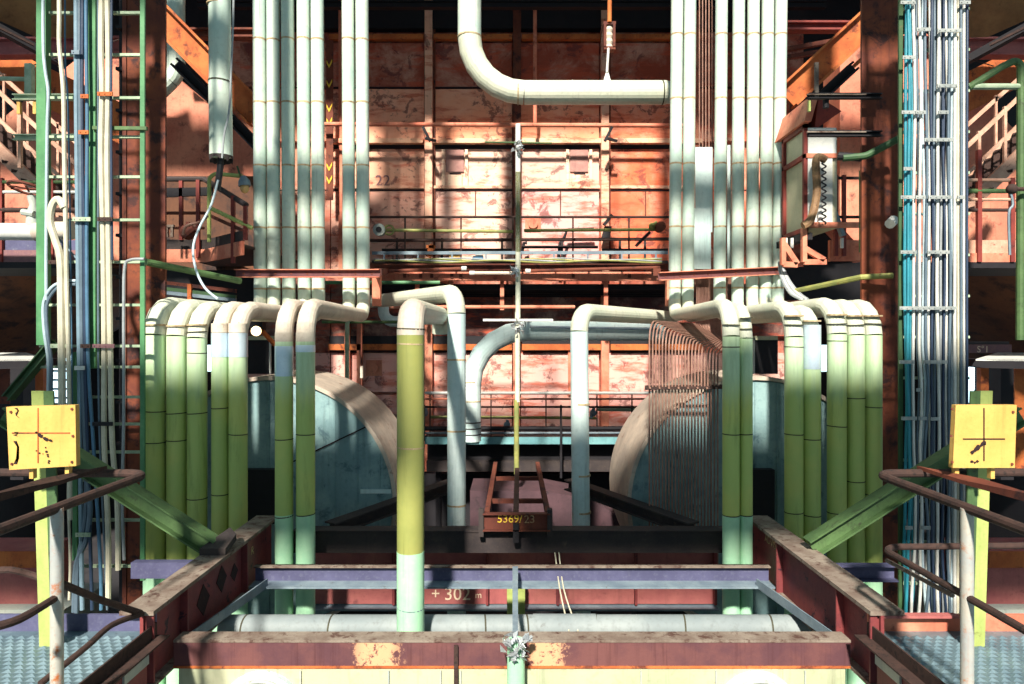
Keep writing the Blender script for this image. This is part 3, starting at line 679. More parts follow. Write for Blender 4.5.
fs = fillet([W(469.5, -160, Yt), W(469.5, 92.5, Yt), W(666, 92.5, Yt)], .77, 6)
for (k, p), m in zip(fs, ('bundle', 'jacket', 'jacket')): MB().tube(p, r, 24).build('straight_run' if k == 'run' else 'elbow', m, t, ang=12)
MB().tube([W(664, 92.5, Yt), W(676, 92.5, Yt)], r*.93, 24).build('end_piece', 'bundle', t)
ring(t, W(469.5, 37, Yt), (0, 0, 1), r, 'band', .02); ring(t, W(518, 92.5, Yt), (1, 0, 0), r, 'band', .018); ring(t, W(662, 92.5, Yt), (1, 0, .04), r, 'banddark', .018)
ring(t, W(572, 92.5, Yt), (1, 0, 0), r, 'jacket', .014)
t = thing('spring_hanger', 'rusty spring hanger box on rods above the large upper pipe', 'hanger', W(608, 80, Yt))
MB().tube([W(611, -160, Yt), W(609.5, 22, Yt)], .03, 10).build('hanger_rod', 'orange', t)
MB().tube([W(608.5, 48, Yt), W(607, 72, Yt)], .018, 10).build('lower_rod', 'white', t)
k = MB(); k.box(tuple(W(603.5, 24, Yt)), tuple(W(616, 21, Yt)+V((0, .14, 0)))); k.box(tuple(W(604, 47, Yt)), tuple(W(606.5, 24, Yt)+V((0, .14, 0)))); k.box(tuple(W(613, 47, Yt)), tuple(W(615.5, 24, Yt)+V((0, .14, 0)))); k.box(tuple(W(604, 49, Yt)), tuple(W(615.5, 46, Yt)+V((0, .14, 0)))); k.build('spring_box', 'rust', t)
MB().tube([W(609.5, 46, Yt)+V((0, .07, 0))]+[W(609.5, 46-3*j, Yt)+V((0, .07, 0)) for j in range(1, 8)], [.05 if j % 2 else .065 for j in range(8)], 12).build('spring', 'tan', t)
MB().prism([W(603.5, 81, Yt), W(611, 81, Yt), W(608.5, 72, Yt), W(606, 72, Yt)], (0, .05, 0)).build('pipe_lug', 'white', t)

# hanging duct at the upper left with its cable
Yd = 7.2
t = thing('cable_duct', 'hanging grey green sheet pipe with an open torn lower end at the upper left', 'duct', W(220, 160, Yd))
MB().tube([W(217.5, -300, Yd), W(220, 84, Yd)], L(21, Yd)/2, 22).build('duct_upper', 'bundle', t)
MB().tube([W(220, 80, Yd), W(221, 156, Yd)], L(22, Yd)/2, 22).build('duct_lower', 'bundle', t)
ring(t, W(220, 82, Yd), (.04, 0, 1), L(22, Yd)/2, 'banddark', .015); ring(t, W(218, 5, Yd), (.04, 0, 1), L(21, Yd)/2, 'band', .015)
k = MB(); R_ = L(23, Yd)/2; n = 20; c_ = W(221, 156, Yd)
vs = [c_+V((math.cos(2*PI*j/n)*R_, math.sin(2*PI*j/n)*R_, 0)) for j in range(n)]+[c_+V((math.cos(2*PI*j/n)*R_*.96, math.sin(2*PI*j/n)*R_*.96, -random.uniform(.01, .08))) for j in range(n)]
k.add(vs, [(j, (j+1) % n, (j+1) % n+n, j+n) for j in range(n)]); k.build('torn_edge', 'darkbeam', t)
t = thing('hose', 'black hose coming out of the hanging sheet pipe, continuing as a loose white cable', 'hose', W(216, 298, 7.0))
MB().tube(smooth([W(221, 150, Yd), W(220, 168, Yd), W(217, 190, Yd)], 4), .033, 10).build('hose_sleeve', 'c_black', t)
MB().tube(smooth([W(218, 180, 7.15), W(211, 205, 7.1), W(199, 228, 7.0), W(193, 248, 6.9), W(196, 270, 6.8), W(205, 288, 6.7), W(218, 299, 6.6)], 6), .012, 8).build('cable_run', 'c_pale', t)
cb = MB().tube(smooth([W(234, -40, 7.1), W(233, 20, 7.1), W(231, 70, 7.1), W(229, 110, 7.05), W(224, 135, 7.0), W(222, 158, 7.0)], 6), .011, 8)
single(cb, 'electric_cable', 'c_grey', 'thin pale cable running down along the hanging sheet pipe', 'cable')

# supports across the two bundles
for s in (-1, 1):
    if s < 0: a, b = W(240, 274.5, 8.45), W(382, 274.5, 8.3)
    else: a, b = W(656, 277.5, 8.3), W(779, 271.5, 8.65)
    t = thing('pipe_bracket', 'rusty perforated channel clamped across the %s bundle of uprights' % ('left' if s < 0 else 'right'), 'bracket', (a+b)/2)
    ch = MB().chan(a-V((0, .12, 0)), b-V((0, .12, 0)), .1, .06, .01, flip=False).build('channel', 'salmon', t)
    MB().bar(a-V((0, .125, 0)), b-V((0, .125, 0)), .012, .095).build('channel_face', 'crossbeam', t)
    for k in range(9):
        c_ = a+(b-a)*((k+.5)/9)-V((0, .135, 0)); MB().tube([c_, c_+V((0, .01, 0))], .014, 8).build('bolt', 'rust', ch)
    xq = 376 if s < 0 else 671
    MB().box(tuple(W(xq-4, 306, 8.6)), tuple(W(xq+4, 276, 8.6)+V((0, .1, 0)))).build('bracket_post', 'salmon', t)
    xw = 378 if s < 0 else 657
    MB().bar(W(xw, 272, 8.4), W(xw+(8 if s < 0 else -3), 271, 12), .09, .09).build('bracket_arm', 'rust', t)
# cover plates between the right uprights
for k, (x0, x1, y0, y1, Y) in enumerate(((695.5, 712.5, 147, 232, 8.72), (694, 711, 208, 269, 8.70), (727.5, 731.5, 145, 269, 8.75))):
    single(MB().box(tuple(W(x0, y1, Y)), tuple(W(x1, y0, Y)+V((0, .015, 0)))), 'cover_plate', 'paleblue',
           ['upper pale blue sheet cover over the thin tubes between the right uprights', 'lower pale blue sheet cover over the thin tubes between the right uprights', 'narrow pale sheet strip beside the third upright of the right bundle'][k], 'cover')

# ------------------------------------------------------------------ thin tubes
NT = 22
for i in range(NT):
    xf = 649.5+3.25*i; Yf = 6.75; r = .0086
    zt = Z_(321+1.6*i, Yf); X0 = 2.43+.019*i; Yb = 8.98
    path = [(X0, Yb, CZ+1.0), (X0, Yb, Z_(324+.85*i, Yb)), (X_(xf, Yf), Yf, zt), (X_(xf, Yf), Yf, CZ-2.35)]
    if i < 5: path[0] = V((X_(699.5+3.2*i, 8.98), Yb, 11.4)); path.insert(1, V((X_(699.5+3.2*i, 8.98), Yb, CZ+1.6))); path.insert(2, V((X0, Yb, CZ+1.0)))
    o = MB().tube(route(path, [.3, .3, .10, .2] if i < 5 else [.10, .2], 6), r, 8)
    single(o, 'thin_tube', 'tube', 'brown thin bent tube, %s from the left in the bundle before the right drum' % ORD[i], 'tube', 'thin bent tubes')
t = thing('tube_clamp', 'dark clamp bar with nuts across the bundle of thin brown tubes', 'clamp', W(684, 390, 6.7))
cbar = MB().bar(W(645, 388.5, 6.71), W(724, 387.5, 6.71), .022, .028).build('clamp_bar', 'rail', t)
MB().bar(W(645, 386.5, 6.79), W(724, 385.5, 6.79), .018, .02).build('back_bar', 'rail', t)
for k in range(8):
    c_ = W(650+9.5*k, 388, 6.69); MB().tube([c_-V((0, .012, 0)), c_+V((0, .04, 0))], .01, 6).build('nut', 'tube', cbar)

# ------------------------------------------------------------------ the two big drums
for s in (-1, 1):
    t = thing('drum', 'large %s horizontal drum with a weathered teal end%s' % ('left' if s < 0 else 'right', ' and pinkish rim lit from above' if s < 0 else ' half hidden by thin brown tubes'), 'drum', (s*2.52, 7.6, 0))
    Y = 7.05; c_ = V((s*2.52, Y, Z_(505, Y))); R = 1.33; n = 64
    sh = MB(); pts = [c_+V((math.cos(2*PI*j/n)*R, 0, math.sin(2*PI*j/n)*R)) for j in range(n)]
    # shell open at the front, end plate set back a little
    vs = []
    for dy, k in ((0, 1), (1.3, 1), (1.3, .97), (0, .97)): vs += [c_+V((math.cos(2*PI*j/n)*R*k, dy, math.sin(2*PI*j/n)*R*k)) for j in range(n)]
    sh.add(vs, [(a*n+j, a*n+(j+1) % n, ((a+1) % 4)*n+(j+1) % n, ((a+1) % 4)*n+j) for a in range(4) for j in range(n)])
    sh.build('shell', 'rim', t)
    MB().tube([c_+V((0, .03, 0)), c_+V((0, .06, 0))], R*.965, n).build('end_plate', 'drum', t)
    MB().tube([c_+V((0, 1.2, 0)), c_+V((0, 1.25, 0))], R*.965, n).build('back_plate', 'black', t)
    x = -1.15
    while x < 1.2:
        h = math.sqrt(max(0, (R*.95)**2-x*x)); MB().box((c_.x+x-.004, Y+.02, c_.z-h), (c_.x+x+.004, Y+.031, c_.z+h)).build('sheet_seam', 'drum', t); x += .23
    MB().bar(c_+V((s*-.12, .02, .38)), c_+V((s*-1.0, .02, .84 if s > 0 else .8)), .01, .014).build('seam_strip', 'stain', t) if s < 0 else None
    if s < 0: MB().box(tuple(W(360, 494, Y)+V((0, .015, 0))), tuple(W(391, 490, Y)+V((0, .03, 0)))).build('patch_strip', 'paleblue', t)
    MB().box((c_.x-1.2, Y+.2, 0), (c_.x+1.2, Y+.5, 1.2)).build('saddle', 'black', t)
    if s < 0: MB().box(tuple(W(226, 524, 6.95)), tuple(W(283, 470, 6.95)+V((0, .1, 0)))).build('saddle_plate', 'black', t)
    else: MB().box(tuple(W(753, 524, 6.95)), tuple(W(775, 470, 6.95)+V((0, .1, 0)))).build('saddle_plate', 'black', t)

# ------------------------------------------------------------------ upper walkway on the furnace wall
Yk = 12.0
t = thing('walkway', 'rusty walkway deck with an orange edge beam along the furnace wall', 'walkway', (0, 12.3, Z_(281, Yk)))
x0, x1 = X_(372, Yk), X_(668, Yk)
MB().box((x0-2.4, Yk, Z_(271, Yk)-.02), (x1+2.4, YW-.17, Z_(271, Yk))).build('deck', 'black', t)
MB().box((x0-.15, Yk-.03, Z_(281, Yk)), (x1+.1, Yk, Z_(272, Yk))).build('edge_beam_or_shade', 'salmon', t)
MB().box((x0-.15, Yk-.03, Z_(270, Yk)), (x1+.1, Yk, Z_(262.5, Yk))).build('toe_board', 'rust', t)
for k, x in enumerate((405, 421, 432, 452, 461, 573, 629)): MB().box(tuple(W(x-1.5, 278, Yk)-V((0, .06, 0))), tuple(W(x+1.5, 274, Yk)-V((0, .03, 0)))).build('edge_lug', 'rust', t)
for x in (417, 451, 502, 606): MB().box(tuple(W(x-2, 310, Yk+.1)), tuple(W(x+2, 281, Yk+.1)+V((0, .06, 0)))).build('deck_hanger', 'salmon', t)
for k in range(5): MB().ibeam((x0-.2, Yk+.2+k*.19, Z_(283+k*1.2, Yk)-.06), (x1+.2, Yk+.2+k*.19, Z_(283+k*1.2, Yk)-.06), .1, .07).build('deck_joist', 'black', t)
t = thing('guard_rail', 'thin brown guard rail along the upper walkway before the furnace wall', 'railing', (0, Yk, Z_(270, Yk)))
MB().tube([W(366, 217, Yk), W(669, 217, Yk)], .022, 8).build('top_rail', 'rail', t)
MB().tube([W(366, 240.5, Yk+.4), W(669, 239, Yk+.4)], .03, 8).build('knee_rail', 'rail', t)
for x in (405, 461, 513, 573, 629): MB().bar(W(x, 272, Yk), W(x, 217, Yk), .028, .028).build('rail_post', 'rail', t)
t = thing('guard_rail', 'dark low kick rail frames standing on the upper walkway deck', 'railing', (1, Yk+.6, Z_(270, Yk)))
k = MB()
for a, b, c_ in ((382, 250, 512), (522, 247, 598), (602, 250, 668)): MB().tube([W(a, b, Yk+.6), W(c_, b, Yk+.6)], .03, 6).build('rail_bar', 'darkbeam', t)
for x in (397, 442, 502, 562, 620, 645): MB().bar(W(x, 271, Yk+.6), W(x, 238, Yk+.6), .04, .04).build('rail_post', 'darkbeam', t)
# the olive pipe with valves
t = thing('service_pipe', 'thin olive yellow pipe with a flanged valve at its left end by the left bundle', 'pipe', W(450, 230, 11.8))
MB().tube([W(386, 230, 11.8), W(513, 231.5, 11.8)], .028, 8).build('pipe_run', 'olivepipe', t)
c_ = W(379.5, 230, 11.75); va = MB(); va.tube([c_-V((0, .06, 0)), c_+V((0, .06, 0))], .105, 12); va.build('valve_flange', 'casing', t)
MB().tube([c_-V((0, .075, 0)), c_-V((0, .05, 0))], .05, 10).build('valve_bore', 'black', t)
MB().torus(W(389, 230, 11.75), .08, .02, (0, 1, 0), 14).build('valve_ring', 'olivepipe', t)
t = thing('service_pipe', 'thin olive yellow pipe with a rusty valve at its right end by the right bundle', 'pipe', W(600, 230, 11.8))
MB().tube([W(524, 230.5, 11.8), W(655, 229.5, 11.8)], .028, 8).build('pipe_run', 'olivepipe', t)
c_ = W(660, 227, 11.75); MB().tube([c_-V((0, .08, 0)), c_+V((0, .08, 0))], .09, 10).build('valve_flange', 'rust', t)
va = MB(); va.ball(W(652, 226, 11.75), .06); va.tube([W(651, 226, 11.7), W(657, 222, 11.7)], .03, 6); va.build('valve_body', 'olivepipe', t)
MB().bar(W(650, 232, 11.75), W(636, 246, 11.75), .05, .05).build('valve_lever', 'black', t)
# cable tray under it
Yt2 = 11.7
t = thing('cable_tray', 'grey blue cable tray with sagging yellowish cables along the upper walkway', 'tray', W(520, 262, Yt2))
MB().bar(W(372, 253, Yt2), W(668, 252.5, Yt2), .03, .055).build('upper_bar', 'tray', t)
MB().bar(W(372, 262, Yt2), W(668, 262, Yt2), .05, .05).build('lower_bar', 'darkbeam', t)
for x in range(384, 668, 34): MB().box(tuple(W(x-.9, 262, Yt2-.03)), tuple(W(x+.9, 252, Yt2-.03)+V((0, .02, 0)))).build('tray_strut', 'tray', t)
for k in range(4):
    pts = [W(374+x, 259.3+k*.7+1.1*math.sin(x/17+k*1.3), Yt2-.06-.02*k) for x in range(0, 296, 8)]
    single(MB().tube(pts, .014, 6), 'electric_cable', 'olivepipe' if k % 2 else 'c_grey', '%s sagging cable, %s from the top along the grey blue tray' % ('olive' if k % 2 else 'grey', ORD[k]), 'cable', 'cables on the upper tray')
# conduits hung below it
for a, b, y0, y1, lab in ((374, 464, 271.5, 268.5, 'rusty conduit with a pale end under the left half of the grey blue tray'),
                          (472, 512, 273, 273, 'short brown conduit ending at the foil wrapped clamp'),
                          (528, 660, 271, 267.5, 'rusty conduit with a pale end under the right half of the grey blue tray')):
    t = thing('conduit', lab, 'conduit', W((a+b)/2, 273, 11.6))
    MB().tube([W(a, y0, 11.6), W(b, y1, 11.6)], .03, 8).build('conduit_run', 'rust' if a != 472 else 'tan', t)
    e = b if a == 374 else a
    MB().tube([W(e-2.5, y0 if e == a else y1, 11.6), W(e+2.5, y0 if e == a else y1, 11.6)], .038, 8).build('conduit_end', 'white', t)
# bits standing on the walkway
bk = MB().box(tuple(W(449, 258.5, 12.25)), tuple(W(460, 251, 12.25)+V((0, .2, 0)))); single(bk, 'scrap_box', 'yellow', 'small yellow tin lying on the upper walkway behind the cable tray', 'box')
bk = MB().prism([W(471, 260, 12.25), W(484, 260, 12.25), W(483, 255, 12.25), W(473, 256, 12.25)], (0, .15, 0)); single(bk, 'rag', 'c_blue', 'dark blue bundle lying on the upper walkway behind the cable tray', 'rag')
bk = MB().box(tuple(W(475, 255, 12.3)), tuple(W(482, 253, 12.3)+V((0, .1, 0)))); single(bk, 'scrap_box', 'white', 'small white tin on top of the dark blue bundle', 'box')
bk = MB().bar(W(428, 257, 12.3), W(433, 245, 12.3), .1, .1); bk.box(tuple(W(426, 248, 12.25)), tuple(W(434, 245, 12.25)+V((0, .15, 0)))); single(bk, 'bollard', 'orange', 'stubby orange bollard on the upper walkway left of the yellow tin', 'bollard')
t = thing('pipe_support', 'dark tilted lever bracket on the right wall rib above the upper walkway', 'bracket', W(606, 238, 12.6))
MB().prism([W(602, 238, 12.55), W(610, 238, 12.55), W(612, 226, 12.55), W(605, 226, 12.55)], (0, .15, 0)).build('bracket_body', 'black', t)
MB().bar(W(604, 225, 12.5), W(612, 215, 12.5), .1, .06).build('bracket_arm', 'black', t)
for k, pts in enumerate((((563, 241), (567, 230), (594, 229)), ((558, 262), (560, 243), (563, 241)), ((522, 252), (524, 243), (527, 243)))):
    o = MB().tube([W(x, y, 12.7) for x, y in pts], .035, 6); single(o, 'bent_bar', 'black', ['black bent bar reaching up to the olive pipe on the right', 'black upright bar under the bent one on the upper walkway', 'short black hook beside the upright conduit on the upper walkway'][k], 'bar')
# horizontal pipe with hangers on the wall
t = thing('service_pipe', 'long salmon coloured thin pipe along the upper wall on two black hangers', 'pipe', W(500, 127, 12.3))
MB().tube([W(318, 124, 12.4), W(690, 125.5, 12.4)], .038, 10).build('pipe_run', 'salmon', t)
for x, f in ((427, 1), (608, -1)):
    k = MB(); k.bar(W(x-4*f, 127, 12.35), W(x+3*f, 141, 12.35), .07, .05); k.bar(W(x-2, 138, 12.35), W(x+9, 141, 12.4), .05, .04); k.build('pipe_hanger', 'black', t)
t = thing('service_pipe', 'slim salmon pipe standing upright left of the spring hanger on the upper wall', 'pipe', W(535, 126, 12.5))
MB().tube([W(535, 5, 12.5), W(535, 123, 12.5)], .035, 8).build('pipe_run', 'salmon', t)
# yellow chevrons behind left bundle
t = thing('warning_strip', 'narrow rusty upright strip with yellow arrow marks behind the left bundle', 'sign', W(330, 150, 12.6))
MB().box(tuple(W(326, 200, 12.6)), tuple(W(333, 40, 12.6)+V((0, .02, 0)))).build('strip', 'rust', t)
for y in (62, 82, 106, 120, 165, 178): MB().prism([W(326.5, y-2, 12.59), W(329, y+3, 12.59), W(332, y-3, 12.59), W(332, y, 12.59), W(329, y+6, 12.59), W(326.5, y+1, 12.59)], (0, -.004, 0)).build('arrow_mark', 'yellowpaint', t)
# thin pipes in the dark under the walkway
for a, b, y, Y, m, lab in ((382, 575, 307, 11.2, 'salmon', 'thin salmon pipe running level in the dark under the upper walkway'),
                           (325, 440, 282.5, 11.2, 'ladder', 'thin green pipe under the walkway just right of the left bundle'),
                           (322, 398, 322, 9.6, 'brace', 'thin moss green pipe running level under the cream topped pipe')):
    single(MB().tube([W(a, y, Y), W(b, y, Y)], .03 if Y > 10 else .022, 8), 'service_pipe', m, lab, 'pipe')
single(MB().tube(route([W(347, 392, 9.5), W(347, 320, 9.5), W(361, 318, 9.9)], .1), .03, 8), 'service_pipe', 'rung', 'thin pale pipe bending up behind the left drum', 'pipe')
t = thing('chain', 'thin hanging wire with a small turnbuckle above the left drum', 'wire', W(361, 392, 9.6))
MB().tube([W(361.5, 318, 9.6), W(361.5, 392, 9.6)], .01, 6).build('wire_run', 'rust', t)
MB().tube([W(361.5, 378, 9.6), W(361.5, 366, 9.6)], .022, 8).build('turnbuckle', 'tan', t)

# ------------------------------------------------------------------ lower walkway
Yl = 11.6
t = thing('walkway', 'lower walkway with a pale teal edge beam behind the drums', 'walkway', (0, 12.2, Z_(446, Yl)))
MB().box((X_(425, Yl), Yl, Z_(436, Yl)-.03), (X_(665, Yl), YW-.21, Z_(436, Yl))).build('deck', 'darkbeam', t)
MB().box((X_(425, Yl), Yl-.03, Z_(444, Yl)), (X_(665, Yl), Yl, Z_(437, Yl))).build('edge_beam_or_shade', 'teal', t)
MB().box((X_(425, Yl), Yl+.3, Z_(463, Yl)), (X_(665, Yl), Yl+.4, Z_(445, Yl))).build('deck_girder', 'black', t)
MB().box((X_(425, Yl), Yl+.2, Z_(474, Yl)), (X_(665, Yl), Yl+.3, Z_(463, Yl))).build('deck_flange', 'darkbeam', t)
for x in (433, 653): MB().box((X_(x, Yl), Yl+.4, 0), (X_(x+5, Yl), Yl+.6, Z_(463, Yl))).build('walkway_leg', 'black', t)
t = thing('guard_rail', 'thin guard rail of the lower walkway behind the middle pipes', 'railing', (0, Yl, Z_(436, Yl)))
for y, m, rr in ((393, 'white', .026), (399, 'salmon', .018), (407, 'rail', .018), (428.5, 'black', .04), (433, 'tray', .02)):
    MB().tube([W(425, y, Yl), W(655, y, Yl)], rr, 8).build('rail_bar', m, t)
for x in (430, 491, 546, 561, 597, 632): MB().bar(W(x, 437, Yl), W(x, 392 if x not in (561,) else 408, Yl), .022, .022).build('rail_post', 'rail', t)
for x, y in ((424, 441), (561, 478)): MB().bar(W(x, y, Yl-.1), W(x, 405, Yl-.1), .035, .035).build('lower_post', 'black', t)
t = thing('service_pipe', 'thin yellow patched pipe along the lower walkway with small valves', 'pipe', W(520, 417, 11.9))
MB().tube([W(430, 417, 11.9), W(596, 418, 11.9)], .026, 8).build('pipe_run', 'olivepipe', t)
for x, y in ((425, 413), (507, 425), (593, 413)):
    k = MB(); k.ball(W(x, y, 11.7), .06); k.tube([W(x-2, y+5, 11.7), W(x+1, y-5, 11.7)], .03, 6); k.build('valve_body', 'tray', t)
MB().torus(W(508, 433, 11.6), .06, .01, (0, 1, .2), 14).build('hose_loop', 'black', t)
single(MB().tube([W(598, 409, 11.7), W(660, 410, 11.7)], .036, 8), 'service_pipe', 'rung', 'short pale pipe along the lower walkway beside the right drum', 'pipe')
# dark duct in the shade below
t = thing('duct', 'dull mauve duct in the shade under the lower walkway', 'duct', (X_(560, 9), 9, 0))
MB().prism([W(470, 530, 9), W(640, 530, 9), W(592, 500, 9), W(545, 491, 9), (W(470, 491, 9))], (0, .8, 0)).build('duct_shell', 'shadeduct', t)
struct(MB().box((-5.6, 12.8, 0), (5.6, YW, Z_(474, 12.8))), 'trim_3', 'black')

# ------------------------------------------------------------------ upright conduit in the middle
Yc = 9.0
t = thing('conduit', 'thin upright conduit in the middle, pale above and mossy green lower down', 'conduit', W(517, 474, Yc))
xs = ((518, 124, 250, 'white'), (518, 172, 252, 'olivepipe'), (518, 250, 318, 'jacket'), (517.5, 312, 402, 'jacket'), (516.5, 400, 474, 'olivepipe'))
for x, a, b, m in xs: MB().tube([W(x, b, Yc), W(x, a, Yc)], L(2.6, Yc), 10).build('conduit_run', m, t)
MB().tube([W(485, 142, Yc-.05), W(552, 143, Yc-.05)], .012, 8).build('cross_rod', 'brace', t)
MB().bar(W(483, 320, Yc-.07), W(553, 320, Yc-.07), .03, .03).build('cross_bar', 'white', t)
for x, y, rr in ((518, 147, 7), (514, 271.5, 5), (517, 327, 7)):
    k = MB()
    for j in range(22):
        an = random.uniform(0, 2*PI); q = random.uniform(.2, 1)*rr; c_ = W(x+q*math.cos(an), y+q*math.sin(an), Yc-.06+random.uniform(-.05, .02))
        p4 = [c_+V((random.uniform(-1, 1), random.uniform(-1, 1), random.uniform(-1, 1)))*.04 for _ in range(4)]; k.add(p4, [(0, 1, 2), (0, 2, 3), (0, 3, 1), (1, 3, 2)])
    k.build('foil_wrap', 'foil', t, ang=5)

# ------------------------------------------------------------------ cable ladders
YL = 6.05
t = thing('cable_ladder', 'green painted cable ladder with wide rails at the left before the column', 'ladder', (X_(92, YL), YL, 0))
for a, b, y0, y1 in ((37.5, 47, -330, 345), (87.5, 96.5, -330, 368), (141, 145.5, -330, 580)):
    k = MB().box((X_(a, YL), YL-.02, Z_(y1, YL)), (X_(b, YL), YL+(.05 if a < 100 else .0), Z_(y0, YL))).build('ladder_rail', 'ladder', t)
MB().box((X_(73.5, YL), YL-.02, Z_(560, YL)), (X_(78, YL), YL+.05, Z_(352, YL))).build('ladder_rail', 'ladder', t)
for y in (-30, 13, 55, 98, 137, 177, 220, 262, 305, 346, 367, 397, 424, 452, 480, 520, 566): MB().bar(W(40 if y < 370 else 74, y, YL+.03), W(144, y, YL+.03), .03, L(2.6, YL)).build('rung', 'rung', t)
MB().bar(W(93, 128, YL-.03), W(147, 128.5, YL-.03), .03, .03).build('rung', 'brace', t)
MB().ibeam(W(55, 342, YL), W(8, 398, YL), .07, .1, .01, .01).build('ladder_brace', 'darkgreen', t)
def clip(par, x0, x1, y, Y, mat='clip', h=3.4):
    k = MB(); k.box(tuple(W(x0, y+h/2, Y-.03)), tuple(W(x1, y-h/2, Y-.03)+V((0, .012, 0))))
    x = x0+2
    while x < x1-1: c_ = W(x, y, Y-.03); k.tube([c_-V((0, .006, 0)), c_], .006, 6); x += 5.5
    return k.build('cable_clip', mat, par)
for x0, x1, y, m in ((97, 112, 93.5, 'orange'), (97, 112, 219, 'rail'), (72, 90, 219, 'rung'), (48, 62, 219, 'rail'), (48, 62, 262, 'rail'), (92, 114, 346, 'purplepaint'), (80, 90, 346, 'rail'), (50, 70, 346, 'rung'), (71, 79, 52, 'tray'), (80, 88, 96, 'orange'), (78, 88, 132, 'orange'), (74, 84, 368, 'white'), (92, 112, 424, 'black'), (75, 90, 535, 'rung')):
    clip(t, x0, x1, y, YL-.09, m, 4)
def cable(pts, wpx, Y, mat, lab, grp, n=5, dy=0):
    return single(MB().tube(smooth([W(x, y, Y+dy) for x, y in pts], n), L(wpx, Y)/2, 8), 'electric_cable', mat, lab, 'cable', grp)
YC = YL-.07
LC = [
    ([(43, -60), (43, 40), (45, 70), (48, 92), (47, 130), (46, 240), (46, 300)], 3, 'c_pale', 'pale cable lying against the outermost left green ladder rail'),
    ([(58, -60), (59, 10), (59, 45), (63, 90), (64, 150), (66, 260), (69, 400), (70, 520)], 4, 'c_cream', 'wavy cream cable, alone in the first bay of the green ladder'),
    ([(65, -60), (65, 60), (68, 110), (71, 300), (72, 420)], 1.6, 'c_blue', 'very thin blue cable beside the wavy cream one'),
    ([(75.5, -60), (76, 50), (76, 100), (77, 190), (79, 360), (80, 470), (82, 610)], 4.2, 'c_bluegrey', 'blue grey cable, first of the tight bundle left of the middle green rail'),
    ([(79.5, -60), (79, 50), (80, 120), (81, 240), (82, 360), (86, 500), (78, 560), (76, 620)], 4, 'c_slate', 'slate cable, second of the tight bundle left of the middle green rail'),
    ([(82.5, -60), (82, 50), (82, 140), (84, 240), (85, 360), (88, 470), (92, 610)], 3.4, 'c_navy', 'navy cable, third of the tight bundle left of the middle green rail'),
    ([(85.5, -60), (86, 50), (87, 120), (86.5, 240), (88, 360), (93, 440), (100, 560), (101, 610)], 3.4, 'c_blue', 'blue cable, last of the tight bundle left of the middle green rail'),
    ([(97.8, -60), (98, 90), (98, 300), (99, 420), (104, 540), (107, 610)], 2, 'c_slate', 'slim slate cable hugging the right edge of the middle green rail'),
    ([(102, -60), (101, 40), (102, 90), (101, 150), (103, 240), (104, 340), (104, 440), (108, 530), (108, 600)], 5.2, 'c_cream', 'cream cable, left of the thick pair right of the middle green rail'),
    ([(106, -60), (108, 50), (108, 95), (107, 160), (108.5, 240), (110, 340), (112, 440), (117, 500), (118, 570)], 5.2, 'c_cream', 'cream cable, right of the thick pair right of the middle green rail'),
    ([(112, -60), (111, 60), (111, 150), (112, 260)], 2.4, 'c_navy', 'navy cable just right of the thick cream pair'),
    ([(144, 259), (130, 260), (124.5, 268), (123.5, 310), (123.5, 420), (122, 500), (124, 560)], 3, 'c_grey', 'grey cable bending down from the inner green rail at mid height'),
    ([(64, 208), (58, 199), (52, 206), (50, 222), (55, 240), (60, 258), (61, 300), (62, 420)], 7, 'c_cream', 'thick cream hose looping over at the left of the green ladder'),
    ([(76, 281), (66, 281), (52, 287), (43.5, 303), (44, 330), (48, 360), (48, 392)], 3.2, 'c_pale', 'pale blue cable arching left to the outer rail, upper of two'),
    ([(76, 284.5), (66, 285), (55, 290), (46.5, 306), (47.5, 335), (51, 360), (51, 392)], 3.2, 'c_slate', 'slate blue cable arching left to the outer rail, lower of two'),
    ([(56, 236), (66, 247), (76, 258)], 2, 'c_slate', 'short slate cable slanting across behind the thick cream hose'),
    ([(69, 470), (68, 500), (70, 560), (69, 600)], 2.6, 'c_cream', 'lone pale cable tail hanging low under the green ladder'),
    ([(84, 470), (90, 505), (86, 540), (76, 565), (74, 612)], 5, 'c_slate', 'thick slate cable swerving left near the platform at the lower left')]
for k, (pts, w_, m, lab) in enumerate(LC): cable(pts, w_, YC, m, lab, 'cables on the green ladder', dy=-.05 if k in (12, 1) else (.02 if k in (2, 15) else 0))

t = thing('cable_ladder', 'dark green cable ladder behind the dense wall of cables at the right', 'ladder', (X_(930, YL), YL, 0))
MB().box((X_(898, YL), YL-.02, .2), (X_(902, YL), YL-.0, Z_(-330, YL))).build('ladder_rail', 'darkgreen', t)
MB().box((X_(966, YL), YL+.03, .2), (X_(970, YL), YL+.08, Z_(-330, YL))).build('ladder_rail', 'darkgreen', t)
for y in range(-32, 620, 41): MB().bar(W(899, y, YL+.06), W(969, y, YL+.06), .03, L(2.6, YL)).build('rung', 'rung', t)
for x0, x1, y in ((901, 916, 2), (960, 971, 2), (917, 931, 29), (938, 962, 30), (903, 916, 57), (938, 958, 85.5), (902, 915, 112), (916, 926, 112), (939, 949, 112), (925, 954, 139.5), (904, 913, 168.5), (901, 915, 197), (916, 926, 197), (929, 952, 197), (958, 965, 197), (901, 917, 252), (928, 950, 252), (900, 957, 308), (900, 915, 362), (924, 948, 362), (917, 922, 390), (902, 917, 418.5), (919, 927, 418.5), (931, 939, 419), (906, 913, 528), (922, 931, 528)):
    clip(t, x0, x1, y, YL-.1)
